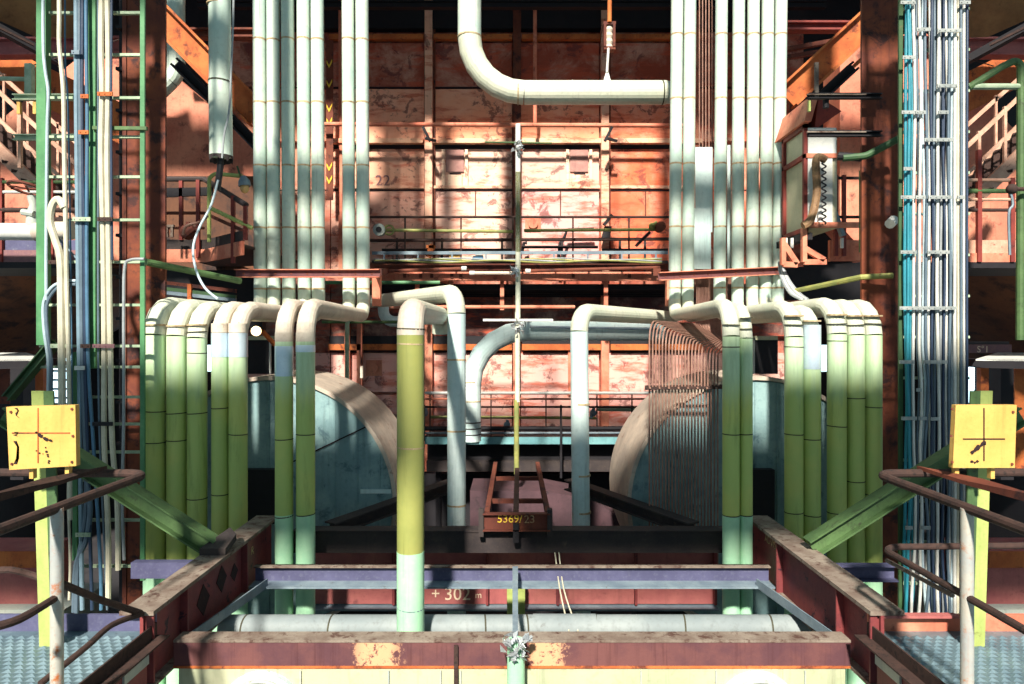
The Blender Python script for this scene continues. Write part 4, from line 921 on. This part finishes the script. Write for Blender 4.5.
RC = [(905.8, 3.2, 'c_teal'), (908.6, 3, 'c_teal'), (911.2, 2.6, 'c_teal'), (914, 2.8, 'c_white'), (917.6, 2.4, 'c_slate'), (920, 2.8, 'c_white'), (923.2, 2.6, 'c_pale'), (926.2, 2.8, 'c_slate'),
      (929.4, 2.6, 'c_white'), (932.2, 2.4, 'c_navy'), (934.8, 2.6, 'c_slate'), (938, 3, 'c_white'), (941, 2.6, 'c_grey'), (944, 2.4, 'c_navy'), (946.6, 2.8, 'c_white'), (949.5, 2.6, 'c_slate'),
      (952.2, 2.4, 'c_pale'), (955, 3, 'c_white'), (958.2, 3, 'c_cream'), (961.4, 2.6, 'c_slate'), (964.2, 3, 'c_white'), (967.2, 2.4, 'c_navy')]
for i, (x, w_, m) in enumerate(RC):
    ph = random.uniform(0, 6); pts = []
    loose = 1.0 if x < 955 else .25
    for y in range(-60, 621, 34):
        spread = 1+max(0, (y-400))/260.*.8 if x < 955 else 1
        dx = loose*(.8*math.sin(y/61+ph)+.5*math.sin(y/33+ph*2))*spread+loose*max(0, y-380)/240*random.uniform(-2.2, 2.2)
        pts.append((x+dx, y))
    if 917 < x < 928: pts = [(a+(3.2*math.exp(-((y-395)/26)**2)), y) for a, y in pts]
    cable(pts, w_, YC, m, '%s cable, %s from the dark green rail in the dense cable wall at the right' % (m[2:], ORD[i]), 'cables of the right cable wall', 4, dy=-.012 if i % 2 else .01)
for i in range(8):          # second layer behind, seen between the others
    x = 930+3.3*i; cable([(x+random.uniform(-1, 1), y) for y in range(-60, 621, 85)], 3, YC+.04, 'c_navy', 'navy cable in the back layer of the dense cable wall, %s from the left' % ORD[i], 'back layer cables of the right cable wall', 3)

# ------------------------------------------------------------------ the plant on both sides, seen past the ladders
def poly(pts, Y, dy, s=-1): return MB().prism([W(mx(s, x), y, Y) for x, y in pts], (0, dy, 0))
for s in (-1, 1):
    sd = 'left' if s < 0 else 'right'
    # upper bunker with sloped brown underside
    t = thing('bunker', 'brown sheet bunker with a sloped underside in the top %s corner' % sd, 'bunker', W(mx(s, 30), 40, 9.2))
    k = MB(); a = [W(mx(s, x), y, Y) for x, y, Y in ((-90, -40, 8.2), (84, -40, 9.0), (72, 38, 9.6), (36, 37, 9.4), (-60, -6, 8.6))]
    k.prism(a, V((0, .5, .25))); k.build('underside_plate', 'bunker', t)
    MB().bar(W(mx(s, -60), -4, 8.6), W(mx(s, 60), 62, 9.5), .12, .1).build('edge_beam_or_shade', 'black', t)  # black bar in place of the shadow gap along the underside
    MB().bar(W(mx(s, -20), 18, 8.5), W(mx(s, 34), 45, 8.9), .03, .03).build('edge_pipe', 'rail', t)
    MB().bar(W(mx(s, 30), 66, 9.4), W(mx(s, 150), 30, 9.4), .01, .01).build('edge_wire', 'rail', t)
    o = MB().ibeam(W(mx(s, -40), 49, 10.2), W(mx(s, 128), 47, 10.2), .26, .2, .03, .02); single(o, 'steel_beam', 'redpanel', 'dull red level beam under the brown bunker at the top %s' % sd, 'beam')
    o = poly(((-20, 52), (24, 56), (132, 108), (132, 150), (76, 122), (-20, 75)), 10.6, .4, s); single(o, 'hopper_plate', 'orange', 'orange sloping hopper plate under the dull red beam at the %s' % sd, 'plate')
    # pinkish hopper wall behind the diagonal beam
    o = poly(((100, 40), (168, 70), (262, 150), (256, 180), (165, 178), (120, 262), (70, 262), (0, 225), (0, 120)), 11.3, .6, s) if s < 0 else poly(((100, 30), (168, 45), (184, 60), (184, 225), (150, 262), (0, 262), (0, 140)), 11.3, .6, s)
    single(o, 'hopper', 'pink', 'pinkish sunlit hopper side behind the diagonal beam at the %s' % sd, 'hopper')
    # big lower hopper cone
    t = thing('hopper', 'huge dark brown hopper cone bulging in behind the %s cable ladder' % sd, 'hopper', (s*10, 11.9, CZ-1.2))
    c0 = V((s*10, 11.9, 0)); n = 48; rings = ((1.12, 4.0), (1.0, 4.05), (-.25, 2.1), (-1.1, .7)); vs = []
    for z, r in rings: vs += [c0+V((math.cos(2*PI*j/n)*r, math.sin(2*PI*j/n)*r, CZ+z)) for j in range(n)]
    k = MB().add(vs, [(a*n+j, a*n+(j+1) % n, (a+1)*n+(j+1) % n, (a+1)*n+j) for a in range(3) for j in range(n)]+[tuple(range(n)), tuple(range(3*n, 4*n))]); k.build('cone', 'hopper', t)
    MB().box((c0.x-1.2, 11.0, 0), (c0.x+1.2, 13.0, CZ-1)).build('outlet', 'black', t)
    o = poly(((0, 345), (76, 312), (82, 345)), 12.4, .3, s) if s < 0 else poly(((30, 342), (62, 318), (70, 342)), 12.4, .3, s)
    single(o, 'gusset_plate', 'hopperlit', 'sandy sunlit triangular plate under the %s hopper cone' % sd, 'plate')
    # gallery with fascia and rail
    t = thing('gallery', 'narrow gallery with %s behind the %s cables' % ('a mauve fascia' if s < 0 else 'a pale salmon fascia', sd), 'walkway', W(mx(s, 20), 262, 7.6))
    Yg = 7.6
    MB().box(tuple(W(mx(s, -120), 268, Yg)), tuple(W(mx(s, 80), 262, Yg)+V((0, 1.0, 0)))).build('deck', 'black', t)
    MB().box(tuple(W(mx(s, -120), 262, Yg)), tuple(W(mx(s, 80), 250 if s < 0 else 253, Yg)+V((0, .03, 0)))).build('edge_beam_or_shade', 'purplepaint' if s < 0 else 'salmon', t)
    MB().box(tuple(W(mx(s, -120), 250 if s < 0 else 253, Yg+.02)), tuple(W(mx(s, 80), 240, Yg+.02)+V((0, .03, 0)))).build('toe_board', 'navy' if s < 0 else 'stairs', t)
    for y, m, r in (((182, 'brace', .02), (192, 'white', .018), (210, 'rail', .028)) if s < 0 else ((180, 'stairs', .02), (191, 'brace', .026), (199.5, 'stairs', .018), (210, 'rail', .02))):
        MB().tube([W(mx(s, -120), y, Yg), W(mx(s, 78), y, Yg)], r, 8).build('guard_bar', m, t)
    for x in ((1, 52) if s < 0 else (45, 12)): MB().bar(W(mx(s, x), 262, Yg), W(mx(s, x), 150 if x == 45 else 178, Yg), .045, .045).build('rail_post', 'maroon', t)
    # stair
    t = thing('stairs', 'pale rusty steel stair climbing out of view at the upper %s' % sd, 'stairs', W(mx(s, 70), 230, 8.7))
    Ya, Yb = 8.5, 9.4
    k = (mx(s, 78), 214, mx(s, -60), 96)
    def st(x0, y0, x1, y1, Y, w_, h_, m, nm): MB().bar(W(mx(s, x0), y0, Y), W(mx(s, x1), y1, Y), w_, h_).build(nm, m, t)
    st(82, 232, -40, 112, Ya, .05, .16, 'stairs', 'stringer'); st(82, 205, -40, 92, Yb, .05, .16, 'stairs', 'stringer')
    for j in range(13):
        f = (j+.5)/13; p = W(mx(s, 82), 232, Ya)*(1-f)+W(mx(s, -40), 112, Ya)*f; q = W(mx(s, 82), 205, Yb)*(1-f)+W(mx(s, -40), 92, Yb)*f
        MB().bar(p, q, .2, .03).build('tread', 'rail', t)
    st(82, 170, -40, 55, Ya, .03, .05, 'stairs', 'handrail'); st(82, 198, -40, 82, Ya, .03, .04, 'stairs', 'handrail'); st(82, 148, -40, 38, Yb, .03, .05, 'stairs', 'handrail')
    for x in (70, 45, 19, -8): f = (82-x)/122; st(x, 232-120*f, x-.01, 170-115*f-4, Ya, .035, .035, 'stairs', 'rail_post')
    for x in (58, 28, 4): f = (82-x)/122; st(x, 205-113*f, x-.01, 148-110*f-4, Yb, .03, .03, 'stairs', 'rail_post')
    # slab edge and posts at mid height
    t = thing('concrete_slab', 'pale topped slab edge with dark fascia at the far %s under the hopper cone' % sd, 'slab', W(mx(s, 0), 370, 8.4))
    k = MB().prism([W(mx(s, -90), 353, 9.4), W(mx(s, 26), 352.5, 9.4), W(mx(s, 48), 359, 8.4), W(mx(s, -90), 360.5, 8.2)], (0, 0, -.02)); k.build('slab_top', 'white', t)
    MB().prism([W(mx(s, -90), 360.5, 8.2), W(mx(s, 48), 359, 8.4), W(mx(s, 52), 366, 8.5), W(mx(s, 40), 368, 8.4), W(mx(s, -90), 371, 8.2)], (0, .3, 0)).build('slab_fascia', 'black', t)
    o = MB().box(tuple(W(mx(s, 10), 480, 10)), tuple(W(mx(s, 23), 362, 10)+V((0, .25, 0)))); single(o, 'steel_column', 'black', 'dark slim column under the slab edge at the far %s' % sd, 'column')
    for x0, x1, y0, y1, m, lab in ((24, 43, 366, 402, 'orange', 'orange plate standing beside the dark slim column at the far %s'), (-60, 9, 368, 470 if s > 0 else 404, 'orange' if s > 0 else 'rust', 'rusty panel at the picture edge under the slab at the far %s')):
        single(MB().box(tuple(W(mx(s, x0), y1, 11)), tuple(W(mx(s, x1), y0, 11)+V((0, .1, 0)))), 'steel_plate', m, lab % sd, 'panel')
    # red tank low down outside
    t = thing('tank', 'brick red low tank behind the lime post at the %s' % sd, 'tank', W(mx(s, 50), 610, 6.6))
    k = MB().box(tuple(W(mx(s, -60), 604, 7.0)), tuple(W(mx(s, 64 if s > 0 else 40), 552, 7.0)+V((0, .5, 0)))); k.build('tank_body', 'redpanel', t)
    MB().box(tuple(W(mx(s, -60), 568, 6.97)), tuple(W(mx(s, 64 if s > 0 else 40), 552, 6.97)+V((0, .03, 0)))).build('tank_band', 'orange', t)
    MB().box((s*4.5, 6.85, 0), (s*5.8, 7.6, Z_(604, 7.0))).build('tank_base', 'casing', t)
    # louvre bars across the daylight gap
    if s < 0:
        for j in range(5): single(MB().box(tuple(W(40, 399-9*j, 14.6)), tuple(W(78, 397-9*j, 14.6)+V((0, .05, 0)))), 'louvre_bar', 'tray', 'grey bar across the bright daylight gap at the far left, %s from the bottom' % ORD[j], 'bar', 'bars across the daylight gap')
# writing on the beam under the right hopper
t = thing('steel_beam', 'dusky pink beam with pale letters above the slab edge at the far right', 'beam', W(990, 352, 9.8))
MB().box(tuple(W(940, 353, 9.8)), tuple(W(1012, 344.5, 9.8)+V((0, .2, 0)))).build('beam_face', 'purplepaint', t)
MB().box(tuple(W(940, 344.5, 9.8)), tuple(W(1012, 341.5, 9.75)+V((0, .25, 0)))).build('beam_top', 'black', t)
text('S°1', .13, W(977, 352.3, 9.8), (1, 0, 0), (0, -1, 0), 'chalk', t)
# handrail hoop at the right edge
t = thing('guard_rail', 'pale green hooped handrail at the right edge of the picture before the stair', 'railing', W(1020, 330, 6.6))
MB().tube(route([W(968, 88, 6.6), W(1003, 66, 6.6), W(1021, 58, 6.6), W(1020, 340, 6.6)], [.1, .12]), .035, 10).build('hoop', 'brace', t)
MB().tube([W(968, 86.5, 6.6), W(1022, 86.5, 6.6)], .03, 10).build('cross_rail', 'rung', t)
k = MB(); k.ball(W(1012, 189, 6.5), .05); k.tube([W(1012, 189, 6.5), W(1030, 189, 6.5)], .02, 6); k.build('coupling', 'rail', t)
MB().tube(smooth([W(1011, 193, 6.5), W(1013, 205, 6.5), W(1009, 214, 6.5), W(1010, 255, 6.5)], 4), .012, 6).build('tie_wire', 'tray', t)
# pipe with handwheel valve at the left edge
t = thing('valve_pipe', 'fat white pipe with a handwheel valve at the left edge behind the green ladder', 'pipe', W(20, 232, 7.2))
MB().tube([W(-60, 231, 7.2), W(42, 232, 7.2)], L(17, 7.2)/2, 18).build('pipe_run', 'white', t)
MB().tube([W(36, 232, 7.2), W(72, 230, 7.2)], L(19, 7.2)/2, 18).build('flange_run', 'tan', t)
vb = MB(); vb.tube([W(33, 226, 7.2), W(33, 212, 7.2), W(33, 205, 7.2), W(32, 196, 7.2)], [.07, .06, .035, .05], 12); vb.tube([W(22, 212, 7.15), W(34, 214, 7.15)], .035, 8); vbo = vb.build('valve_body', 'casing', t)
hw = MB().torus(W(27, 188.5, 7.2), .17, .016, (.1, .25, 1), 20); c_ = W(27, 188.5, 7.2)
for j in range(3): hw.bar(c_-V((.17*math.cos(j*2.1), .17*math.sin(j*2.1), 0)), c_+V((.17*math.cos(j*2.1), .17*math.sin(j*2.1), 0)), .016, .012)
hw.build('handwheel', 'rust', vbo)
# bracket rails with yellow hooks at the left
t = thing('bracket_rail', 'pale double bracket rails with a green white post at the upper left', 'rail', W(40, 140, 7.4))
for y in (98, 138): MB().chan(W(15, y, 7.4), W(78, y, 7.4), L(6, 7.4), .05).build('bracket_bar', 'rung', t)
MB().box(tuple(W(24, 96, 7.45)), tuple(W(31, 63, 7.45)+V((0, .06, 0)))).build('bracket_post', 'rung', t)
MB().tube([W(-20, 78, 7.5), W(26, 79, 7.5)], .025, 8).build('bracket_tube', 'rung', t)
for x in (19, 35): MB().bar(W(x, 114, 7.38), W(x, 102, 7.38), .035, .03).build('hook', 'yellow', t)
MB().bar(W(20, 168, 7.45), W(20, 105, 7.45), .035, .035).build('bracket_leg', 'stairs', t)

# ------------------------------------------------------------------ diagonal beams and overhead steel
for s in (-1, 1):
    sd = 'left' if s < 0 else 'right'
    a, b = (W(158, 14, 9), W(258, 116, 9)) if s < 0 else (W(872, 18, 9), W(786, 98, 9))
    k = MB().ibeam(a, b, .34, .2, .03, .03); single(k, 'diagonal_beam', 'orange', 'thick orange diagonal beam sloping down towards the %s pipe bundle' % sd, 'beam')
    k = MB().ibeam(a+V((0, .5, -.45)), b+V((0, .5, -.45)), .14, .2, .03, .02); single(k, 'diagonal_beam', 'black', 'dark diagonal beam just under the thick orange one at the %s' % sd, 'beam')
    x0, x1, y0 = (160, 256, 34) if s < 0 else (786, 852, 27)
    k = MB().ibeam(W(x0, y0, 10.5), W(x1, y0, 10.5), .14, .16, .03, .02); single(k, 'steel_beam', 'rust' if s < 0 else 'maroon', 'level %s beam crossing behind the orange diagonal at the %s' % ('rusty' if s < 0 else 'red', sd), 'beam')
    if s > 0:
        for j, (ya, yb) in enumerate(((50, 38), (58, 47))): single(MB().bar(W(784, ya, 10.3), W(850, yb, 10.3), .08, .06), 'tie_bar', 'rust', 'thin brown tie bar below the red level beam at the right, %s' % ('upper' if j == 0 else 'lower'), 'bar')
        single(MB().bar(W(785, 130, 10), W(866, 55, 10), .1, .05), 'tie_bar', 'orange', 'orange tie bar running parallel under the thick orange diagonal at the right', 'bar')
    struct(MB().ibeam((s*2.5, 6.2, 11.2), (s*13, 6.2, 11.2), .7, .3, .03, .02), 'trim_%d' % (4 if s < 0 else 5), 'black')
# elbow pipe behind the left diagonal
t = thing('insulated_pipe', 'grey green elbow pipe behind the rusted column at the upper left', 'pipe', W(172, 95, 9.8))
for k_, p in fillet([W(176, -120, 9.8), W(176, 75, 9.8), W(155, 95, 9.8)], .25, 4): MB().tube(p, .12, 16).build('straight_run' if k_ == 'run' else 'elbow', 'bundle', t, ang=12)

# ------------------------------------------------------------------ left side platform with lamp
Yp = 8.8
t = thing('walkway', 'small orange edged side platform between the left column and the left bundle', 'walkway', W(200, 262, 9.2))
A = [(163, 252, 9.0), (205, 252, 9.0), (243, 268, 8.2)]
P = [W(*a) for a in A]; zd = P[0].z
P = [V((p.x, p.y, zd)) for p in P]; P[2] = V((X_(243, 8.2), 8.2, zd))
MB().prism([P[0], P[1], P[2], P[2]+V((.1, 1.8, 0)), P[0]+V((0, 1.8, 0))], (0, 0, -.03)).build('deck', 'rail', t)
for a, b in ((P[0], P[1]), (P[1], P[2])):
    MB().bar(a+V((0, 0, -.05)), b+V((0, 0, -.05)), .03, .17).build('edge_beam_or_shade', 'salmon', t)
    MB().bar(a+V((0, .02, .1)), b+V((0, .02, .1)), .02, .13).build('toe_board', 'darkbeam', t)
t = thing('guard_rail', 'dark bent guard rail of the small side platform left of the left bundle', 'railing', P[1])
for pts, m, r in (([(163, 179, 9.0), (204, 179, 9.0), (246, 205, 8.2)], 'darkbeam', .035), ([(163, 213, 9.0), (204, 213, 9.0), (246, 232, 8.2)], 'rust', .022), ([(163, 228, 9.0), (204, 228, 9.0)], 'rust', .018)):
    MB().tube([W(*p) for p in pts], r, 8).build('top_rail' if r > .03 else 'mid_rail', m, t)
MB().prism([W(163, 188, 8.98), W(212, 187, 8.98), W(212, 195, 8.98), W(163, 197, 8.98)], (0, .04, 0)).build('rail_board', 'black', t)
for x, y0, y1, Y in ((198, 180, 258, 8.97), (181, 180, 240, 9.0), (233, 196, 263, 8.38), (245.5, 206, 240, 8.2)): MB().bar(W(x, y1, Y), W(x, y0, Y), .045, .04).build('rail_post', 'maroon', t)
t = thing('wall_lamp', 'old bulkhead lamp with amber glass on a lime bracket pipe beside the left bundle', 'lamp', W(244, 192, 8.5))
k = MB(); k.tube([W(243, 176, 8.5), W(244, 181, 8.5), W(244.5, 186, 8.5)], [.03, .07, .075], 14); lh = k.build('lamp_or_glint_housing', 'tray', t)
MB().ball(W(244.5, 188, 8.5), .055, sq=(1, 1, 1.2)).build('lamp_or_glint_glass', 'amber', lh)
MB().tube(route([W(209, 242, 8.6), W(209, 173, 8.6), W(242, 176, 8.55)], .1), .025, 8).build('bracket_pipe', 'lime', t)
MB().bar(W(237, 166, 8.5), W(241, 178, 8.5), .02, .02).build('lamp_stay', 'darkgreen', t)
single(MB().tube([W(146, 262, 6.7), W(240, 281, 7.6)], .035, 10), 'service_pipe', 'brace', 'moss green pipe running from the green ladder to the left bundle under the side platform', 'pipe')
single(MB().tube([W(210, 208, 8.2), W(252, 228, 8.2)], .025, 8), 'service_pipe', 'lime', 'lime pipe slanting behind the loose white cable by the left bundle', 'pipe')
single(MB().tube(smooth([W(183, 235, 8.4), W(186, 226, 8.4), W(200, 222, 8.4), W(207, 216, 8.2)], 4), .018, 8), 'service_pipe', 'tube', 'thin rusty bent pipe on the small side platform', 'pipe')
k = MB(); k.ball(W(188, 232, 8.6), .1); k.tube([W(184, 236, 8.55), W(194, 228, 8.55)], .05, 8); k.tube([W(188, 236, 8.55), W(188, 222, 8.55)], .03, 8); single(k, 'valve', 'rust', 'small rusty valve standing on the small side platform', 'valve')
k = MB(); k.bar(W(167, 237, 8.7), W(167, 226, 8.7), .03, .03); k.bar(W(172, 237, 8.7), W(172, 226, 8.7), .03, .03); k.bar(W(165, 226, 8.7), W(174, 226, 8.7), .04, .03); single(k, 'valve_stand', 'dust', 'small pale trestle on the side platform against the left column', 'stand')
t = thing('pipe_rack', 'dark rack of level bars under the small side platform', 'rack', W(205, 300, 8.8))
for a, b, m in (((160, 282), (236, 291), 'rust'), ((160, 288), (236, 297), 'darkgreen'), ((160, 292), (236, 300), 'tray')): MB().bar(W(*a, 8.9), W(*b, 8.9), .05, .045).build('rack_bar', m, t)
MB().box(tuple(W(187, 305, 8.85)), tuple(W(191, 284, 8.85)+V((0, .05, 0)))).build('rack_post', 'orange', t)
MB().box(tuple(W(155, 330, 9.6)), tuple(W(262, 270, 9.6)+V((0, .15, 0)))).build('rack_back', 'black', t)
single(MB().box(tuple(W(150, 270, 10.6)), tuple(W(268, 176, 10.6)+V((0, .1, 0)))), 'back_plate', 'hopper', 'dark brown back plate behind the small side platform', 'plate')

# ------------------------------------------------------------------ right side cabinet
Yn, Yf_ = 7.8, 8.45; xa = X_(806, Yn); xb = X_(838, Yn)
z0, z1 = Z_(228, Yn), Z_(128, Yn)
t = thing('cabinet', 'cream cabinet with a maroon frame hanging between the right bundle and the right column', 'cabinet', (xa+.2, 8.1, z0))
MB().box((xa+.02, Yn+.02, z0), (xb, Yf_-.02, z1)).build('body', 'cabinet', t)
zm = Z_(158, Yn)
for y_, nm in ((Yn, 'frame_post'), (Yf_-.05, 'frame_post')):
    MB().box((xa-.02, y_, z0-.05), (xa+.03, y_+.05, z1+.05)).build(nm, 'maroon', t)
for z in (z0-.04, zm, z1): MB().box((xa-.02, Yn, z), (xa+.03, Yf_, z+.05)).build('frame_rail', 'maroon', t)
MB().box((xa-.05, Yn-.06, z0-.14), (xa+.05, Yf_+.1, z0-.06)).build('sill', 'black', t)
MB().box((xa, Yn-.02, zm), (xb+.4, Yn+.02, zm+.05)).build('front_rail', 'salmon', t)
MB().box((xa+.02, Yn-.015, zm+.05), (xa+.34, Yn+.0, z1)).build('white_panel', 'white', t)
MB().box((xa+.02, Yn-.01, z0), (xa+.3, Yn+.0, zm)).build('back_panel', 'white', t)
MB().prism([(xa-.06, Yn-.1, z1+.05), (xa-.06, Yf_+.9, z1+.05), (xa+.02, Yf_+.9, z1+.34), (xa+.02, Yn-.1, z1+.34)], (.08, 0, 0)).build('hood', 'salmon', t)
MB().prism([(xa+.1, Yn-.1, z1+.33), (xa+.36, Yn-.1, z1+.16), (xa+.1, Yn+.0, z1-.02)], (0, .4, 0)).build('hood_gusset', 'maroon', t)
ch = thing('cable_chain', 'brown cable chain with coiled white cord hanging in front of the cream cabinet', 'chain', W(818, 230, 7.65))
MB().tube(smooth([W(826, 160, 7.65), W(819, 157, 7.65), W(816, 163, 7.65), W(817, 190, 7.65), W(814, 210, 7.65), W(809, 222, 7.65), W(803, 226, 7.65)], 5), .045, 8).build('chain_run', 'chainm', ch)
MB().tube([W(824+2.2*math.cos(j*.9), 160+j*.9, 7.62+.03*math.sin(j*.9)) for j in range(72)], .009, 6).build('coiled_cord', 'c_black', ch)
t = thing('angle_iron_rack', 'salmon angle iron frame with cross braces under the cream cabinet', 'frame', W(800, 265, 7.9))
for (a, b) in (((783, 265), (783, 238)), ((804, 262), (804, 228)), ((783, 264), (797, 265)), ((783, 243), (797, 264)), ((804, 248), (824, 260)), ((804, 262), (826, 262)), ((809, 225), (862, 225))): MB().bar(W(*a, 7.75), W(*b, 7.75), .05, .06).build('frame_bar', 'salmon', t)
MB().box(tuple(W(830, 261, 8.3)), tuple(W(866, 240, 8.3)+V((0, .05, 0)))).build('frame_panel', 'salmon', t)
for x in (786, 792, 842): MB().bar(W(x, 248, 8.0), W(x, 238, 8.0), .03, .03).build('frame_stub', 'white', t)
for x in (836, 844): MB().bar(W(x, 256, 8.2), W(x, 175, 8.2), .04, .04).build('frame_post', 'maroon', t)
for y in (178, 217): MB().bar(W(828, y, 8.2), W(866, y, 8.2), .03, .03).build('frame_rail', 'rail', t)
MB().bar(W(828, 195, 8.1), W(843, 236, 8.1), .06, .05).build('grey_stay', 'tray', t)
MB().box(tuple(W(861, 252, 7.2)), tuple(W(864, 170, 7.2)+V((0, .04, 0)))).build('lime_post', 'brace', t)
for j, y in enumerate((97, 134.5)):
    t = thing('channel_bracket', 'black channel arm sticking out left of the right column, %s of two' % ('upper' if j == 0 else 'lower'), 'bracket', W(840, y+3, 6.8))
    MB().chan(W(807, y, 6.78), W(880, y, 6.78), L(5.5, 6.78), .05).build('arm', 'black', t)
    MB().bar(W(807, y-2.6, 6.74), W(866, y-2.6, 6.74), .02, .012).build('arm_lip', 'dust', t)
    if j == 0:
        MB().box(tuple(W(815.5, 97, 6.75)), tuple(W(819, 62, 6.75)+V((0, .03, 0)))).build('arm_plate', 'dust', t)
        MB().tube([W(826, 108, 6.8), W(826, 99, 6.8)], .03, 8).build('arm_stub', 'black', t)
        MB().box(tuple(W(809, 111, 6.75)), tuple(W(811, 100, 6.75)+V((0, .03, 0)))).build('arm_clip', 'lime', t)
t = thing('service_pipe', 'olive pipe slanting across the right column to the black coupling at the cabinet', 'pipe', W(850, 160, 6.7))
MB().tube(route([W(843, 158, 6.75), W(866, 156, 6.7), W(900, 138, 6.6)], .15), .035, 10).build('pipe_run', 'darkgreen', t)
MB().tube([W(838, 156, 6.78), W(862, 157.5, 6.72)], .04, 10).build('coupling', 'black', t)
t = thing('service_pipe', 'long thin olive pipe slanting up to the right across the right column', 'pipe', W(850, 285, 6.8))
MB().tube([W(795, 291, 7.6), W(862, 277, 6.8), W(893, 275.5, 6.75)], .028, 8).build('pipe_run', 'olivepipe', t)
single(MB().tube([W(890, 224, 6.8), W(894, 220, 6.85)], .05, 10), 'pipe_stub', 'white', 'small white pipe stub on the right column', 'stub')
for k in range(5):
    x = k*2.2
    single(MB().tube(smooth([W(779+x*.3, 262, 8.0), W(780+x*.6, 272, 7.9), W(784+x*.9, 284, 7.7), W(791+x*1.1, 294, 7.5), W(800+x*.9, 299, 7.3)], 5), .013, 8), 'electric_cable', 'c_white' if k % 2 else 'c_grey', '%s cable drooping onto the right risers under the cabinet, %s from the left' % ('white' if k % 2 else 'grey', ORD[k]), 'cable', 'drooping cables under the cabinet')
single(poly(((786, 300), (786, 268), (864, 262), (864, 300)), 9.4, .15, -1), 'back_plate', 'black', 'black plate standing in for shade under the salmon angle iron frame at the right', 'plate')  # black sheet put in for the shade under the frame
# glowing disc added to imitate a bright glint behind the left risers
t = thing('glint_disc', 'glowing disc added for the glint between the left risers above the left drum', 'lamp', W(256, 330, 8.0))
k = MB(); k.tube([W(256, 331, 8.1), W(256, 331, 7.95)], [.04, .06], 16); k.build('lamp_or_glint_housing', 'tan', t)
MB().tube([W(256, 331, 7.95), W(256, 331, 7.94)], .054, 16).build('lamp_or_glint_glass', 'glow', t)
MB().bar(W(262, 331, 8.1), W(275, 345, 8.3), .04, .04).build('glint_arm', 'orange', t)
for s in (-1, 1):
    o = MB().box(tuple(W(mx(s, 246), 374, 8.9)), tuple(W(mx(s, 274), 338, 8.9)+V((0, .3, 0)))); k = thing('equipment_box', 'dark box with a pale frame sitting above the %s drum' % ('left' if s < 0 else 'right'), 'box', W(mx(s, 260), 374, 8.8))
    o.build('box_body', 'black', k); MB().box(tuple(W(mx(s, 246), 340, 8.86)), tuple(W(mx(s, 274), 336, 8.86)+V((0, .03, 0)))).build('box_frame', 'cream', k)
    MB().box(tuple(W(mx(s, 269), 374, 8.86)), tuple(W(mx(s, 270.5), 338, 8.86)+V((0, .03, 0)))).build('box_frame', 'white', k)
# pale blocks glimpsed past the girder ends
for s in (-1, 1):
    single(MB().box((X_(mx(s, 226), 9.2), 9.2, 0), (X_(mx(s, 262), 9.2), 9.7, Z_(502 if s < 0 else 505, 9.2))), 'concrete_block', 'cream', 'cream block glimpsed behind the far end of the %s girder' % ('left' if s < 0 else 'right'), 'block')
# ------------------------------------------------------------------ camera, light
cam = bpy.data.cameras.new('camera'); cam.lens = 24.0; cam.sensor_width = 36; cam.sensor_fit = 'HORIZONTAL'
cam.shift_y = -(342-HY)/1024; cam.clip_end = 200
co = bpy.data.objects.new('camera', cam); co.location = (0, 0, CZ); co.rotation_euler = (PI/2, 0, 0); COL.objects.link(co); scn.camera = co
sun = bpy.data.lights.new('sun', 'SUN'); sun.energy = 7.4; sun.angle = math.radians(3); sun.color = (1, .93, .82)
so = bpy.data.objects.new('sun', sun); COL.objects.link(so)
so.rotation_euler = V((.17, 1, -.80)).to_track_quat('-Z', 'Y').to_euler()
w = bpy.data.worlds.new('world'); scn.world = w; w.use_nodes = True
bg = w.node_tree.nodes['Background']; bg.inputs[0].default_value = (.60, .86, 1, 1); bg.inputs[1].default_value = .3
nt = w.node_tree; tcw = nt.nodes.new('ShaderNodeTexCoord'); sx = nt.nodes.new('ShaderNodeSeparateXYZ'); mr = nt.nodes.new('ShaderNodeMapRange'); mr.interpolation_type = 'SMOOTHSTEP'
nt.links.new(tcw.outputs['Generated'], sx.inputs[0]); nt.links.new(sx.outputs[1], mr.inputs[0])          # the open sky beyond the far side of the hall is the brightest
for k, v in ((1, .55), (2, .8), (3, .36), (4, 2.6)): mr.inputs[k].default_value = v
nt.links.new(mr.outputs[0], bg.inputs[1])
scn.view_settings.view_transform = 'Standard'; scn.view_settings.look = 'None'
scn.view_settings.gamma = 1; scn.view_settings.use_curve_mapping = False; scn.view_settings.exposure = .45
scn.cycles.max_bounces = 5
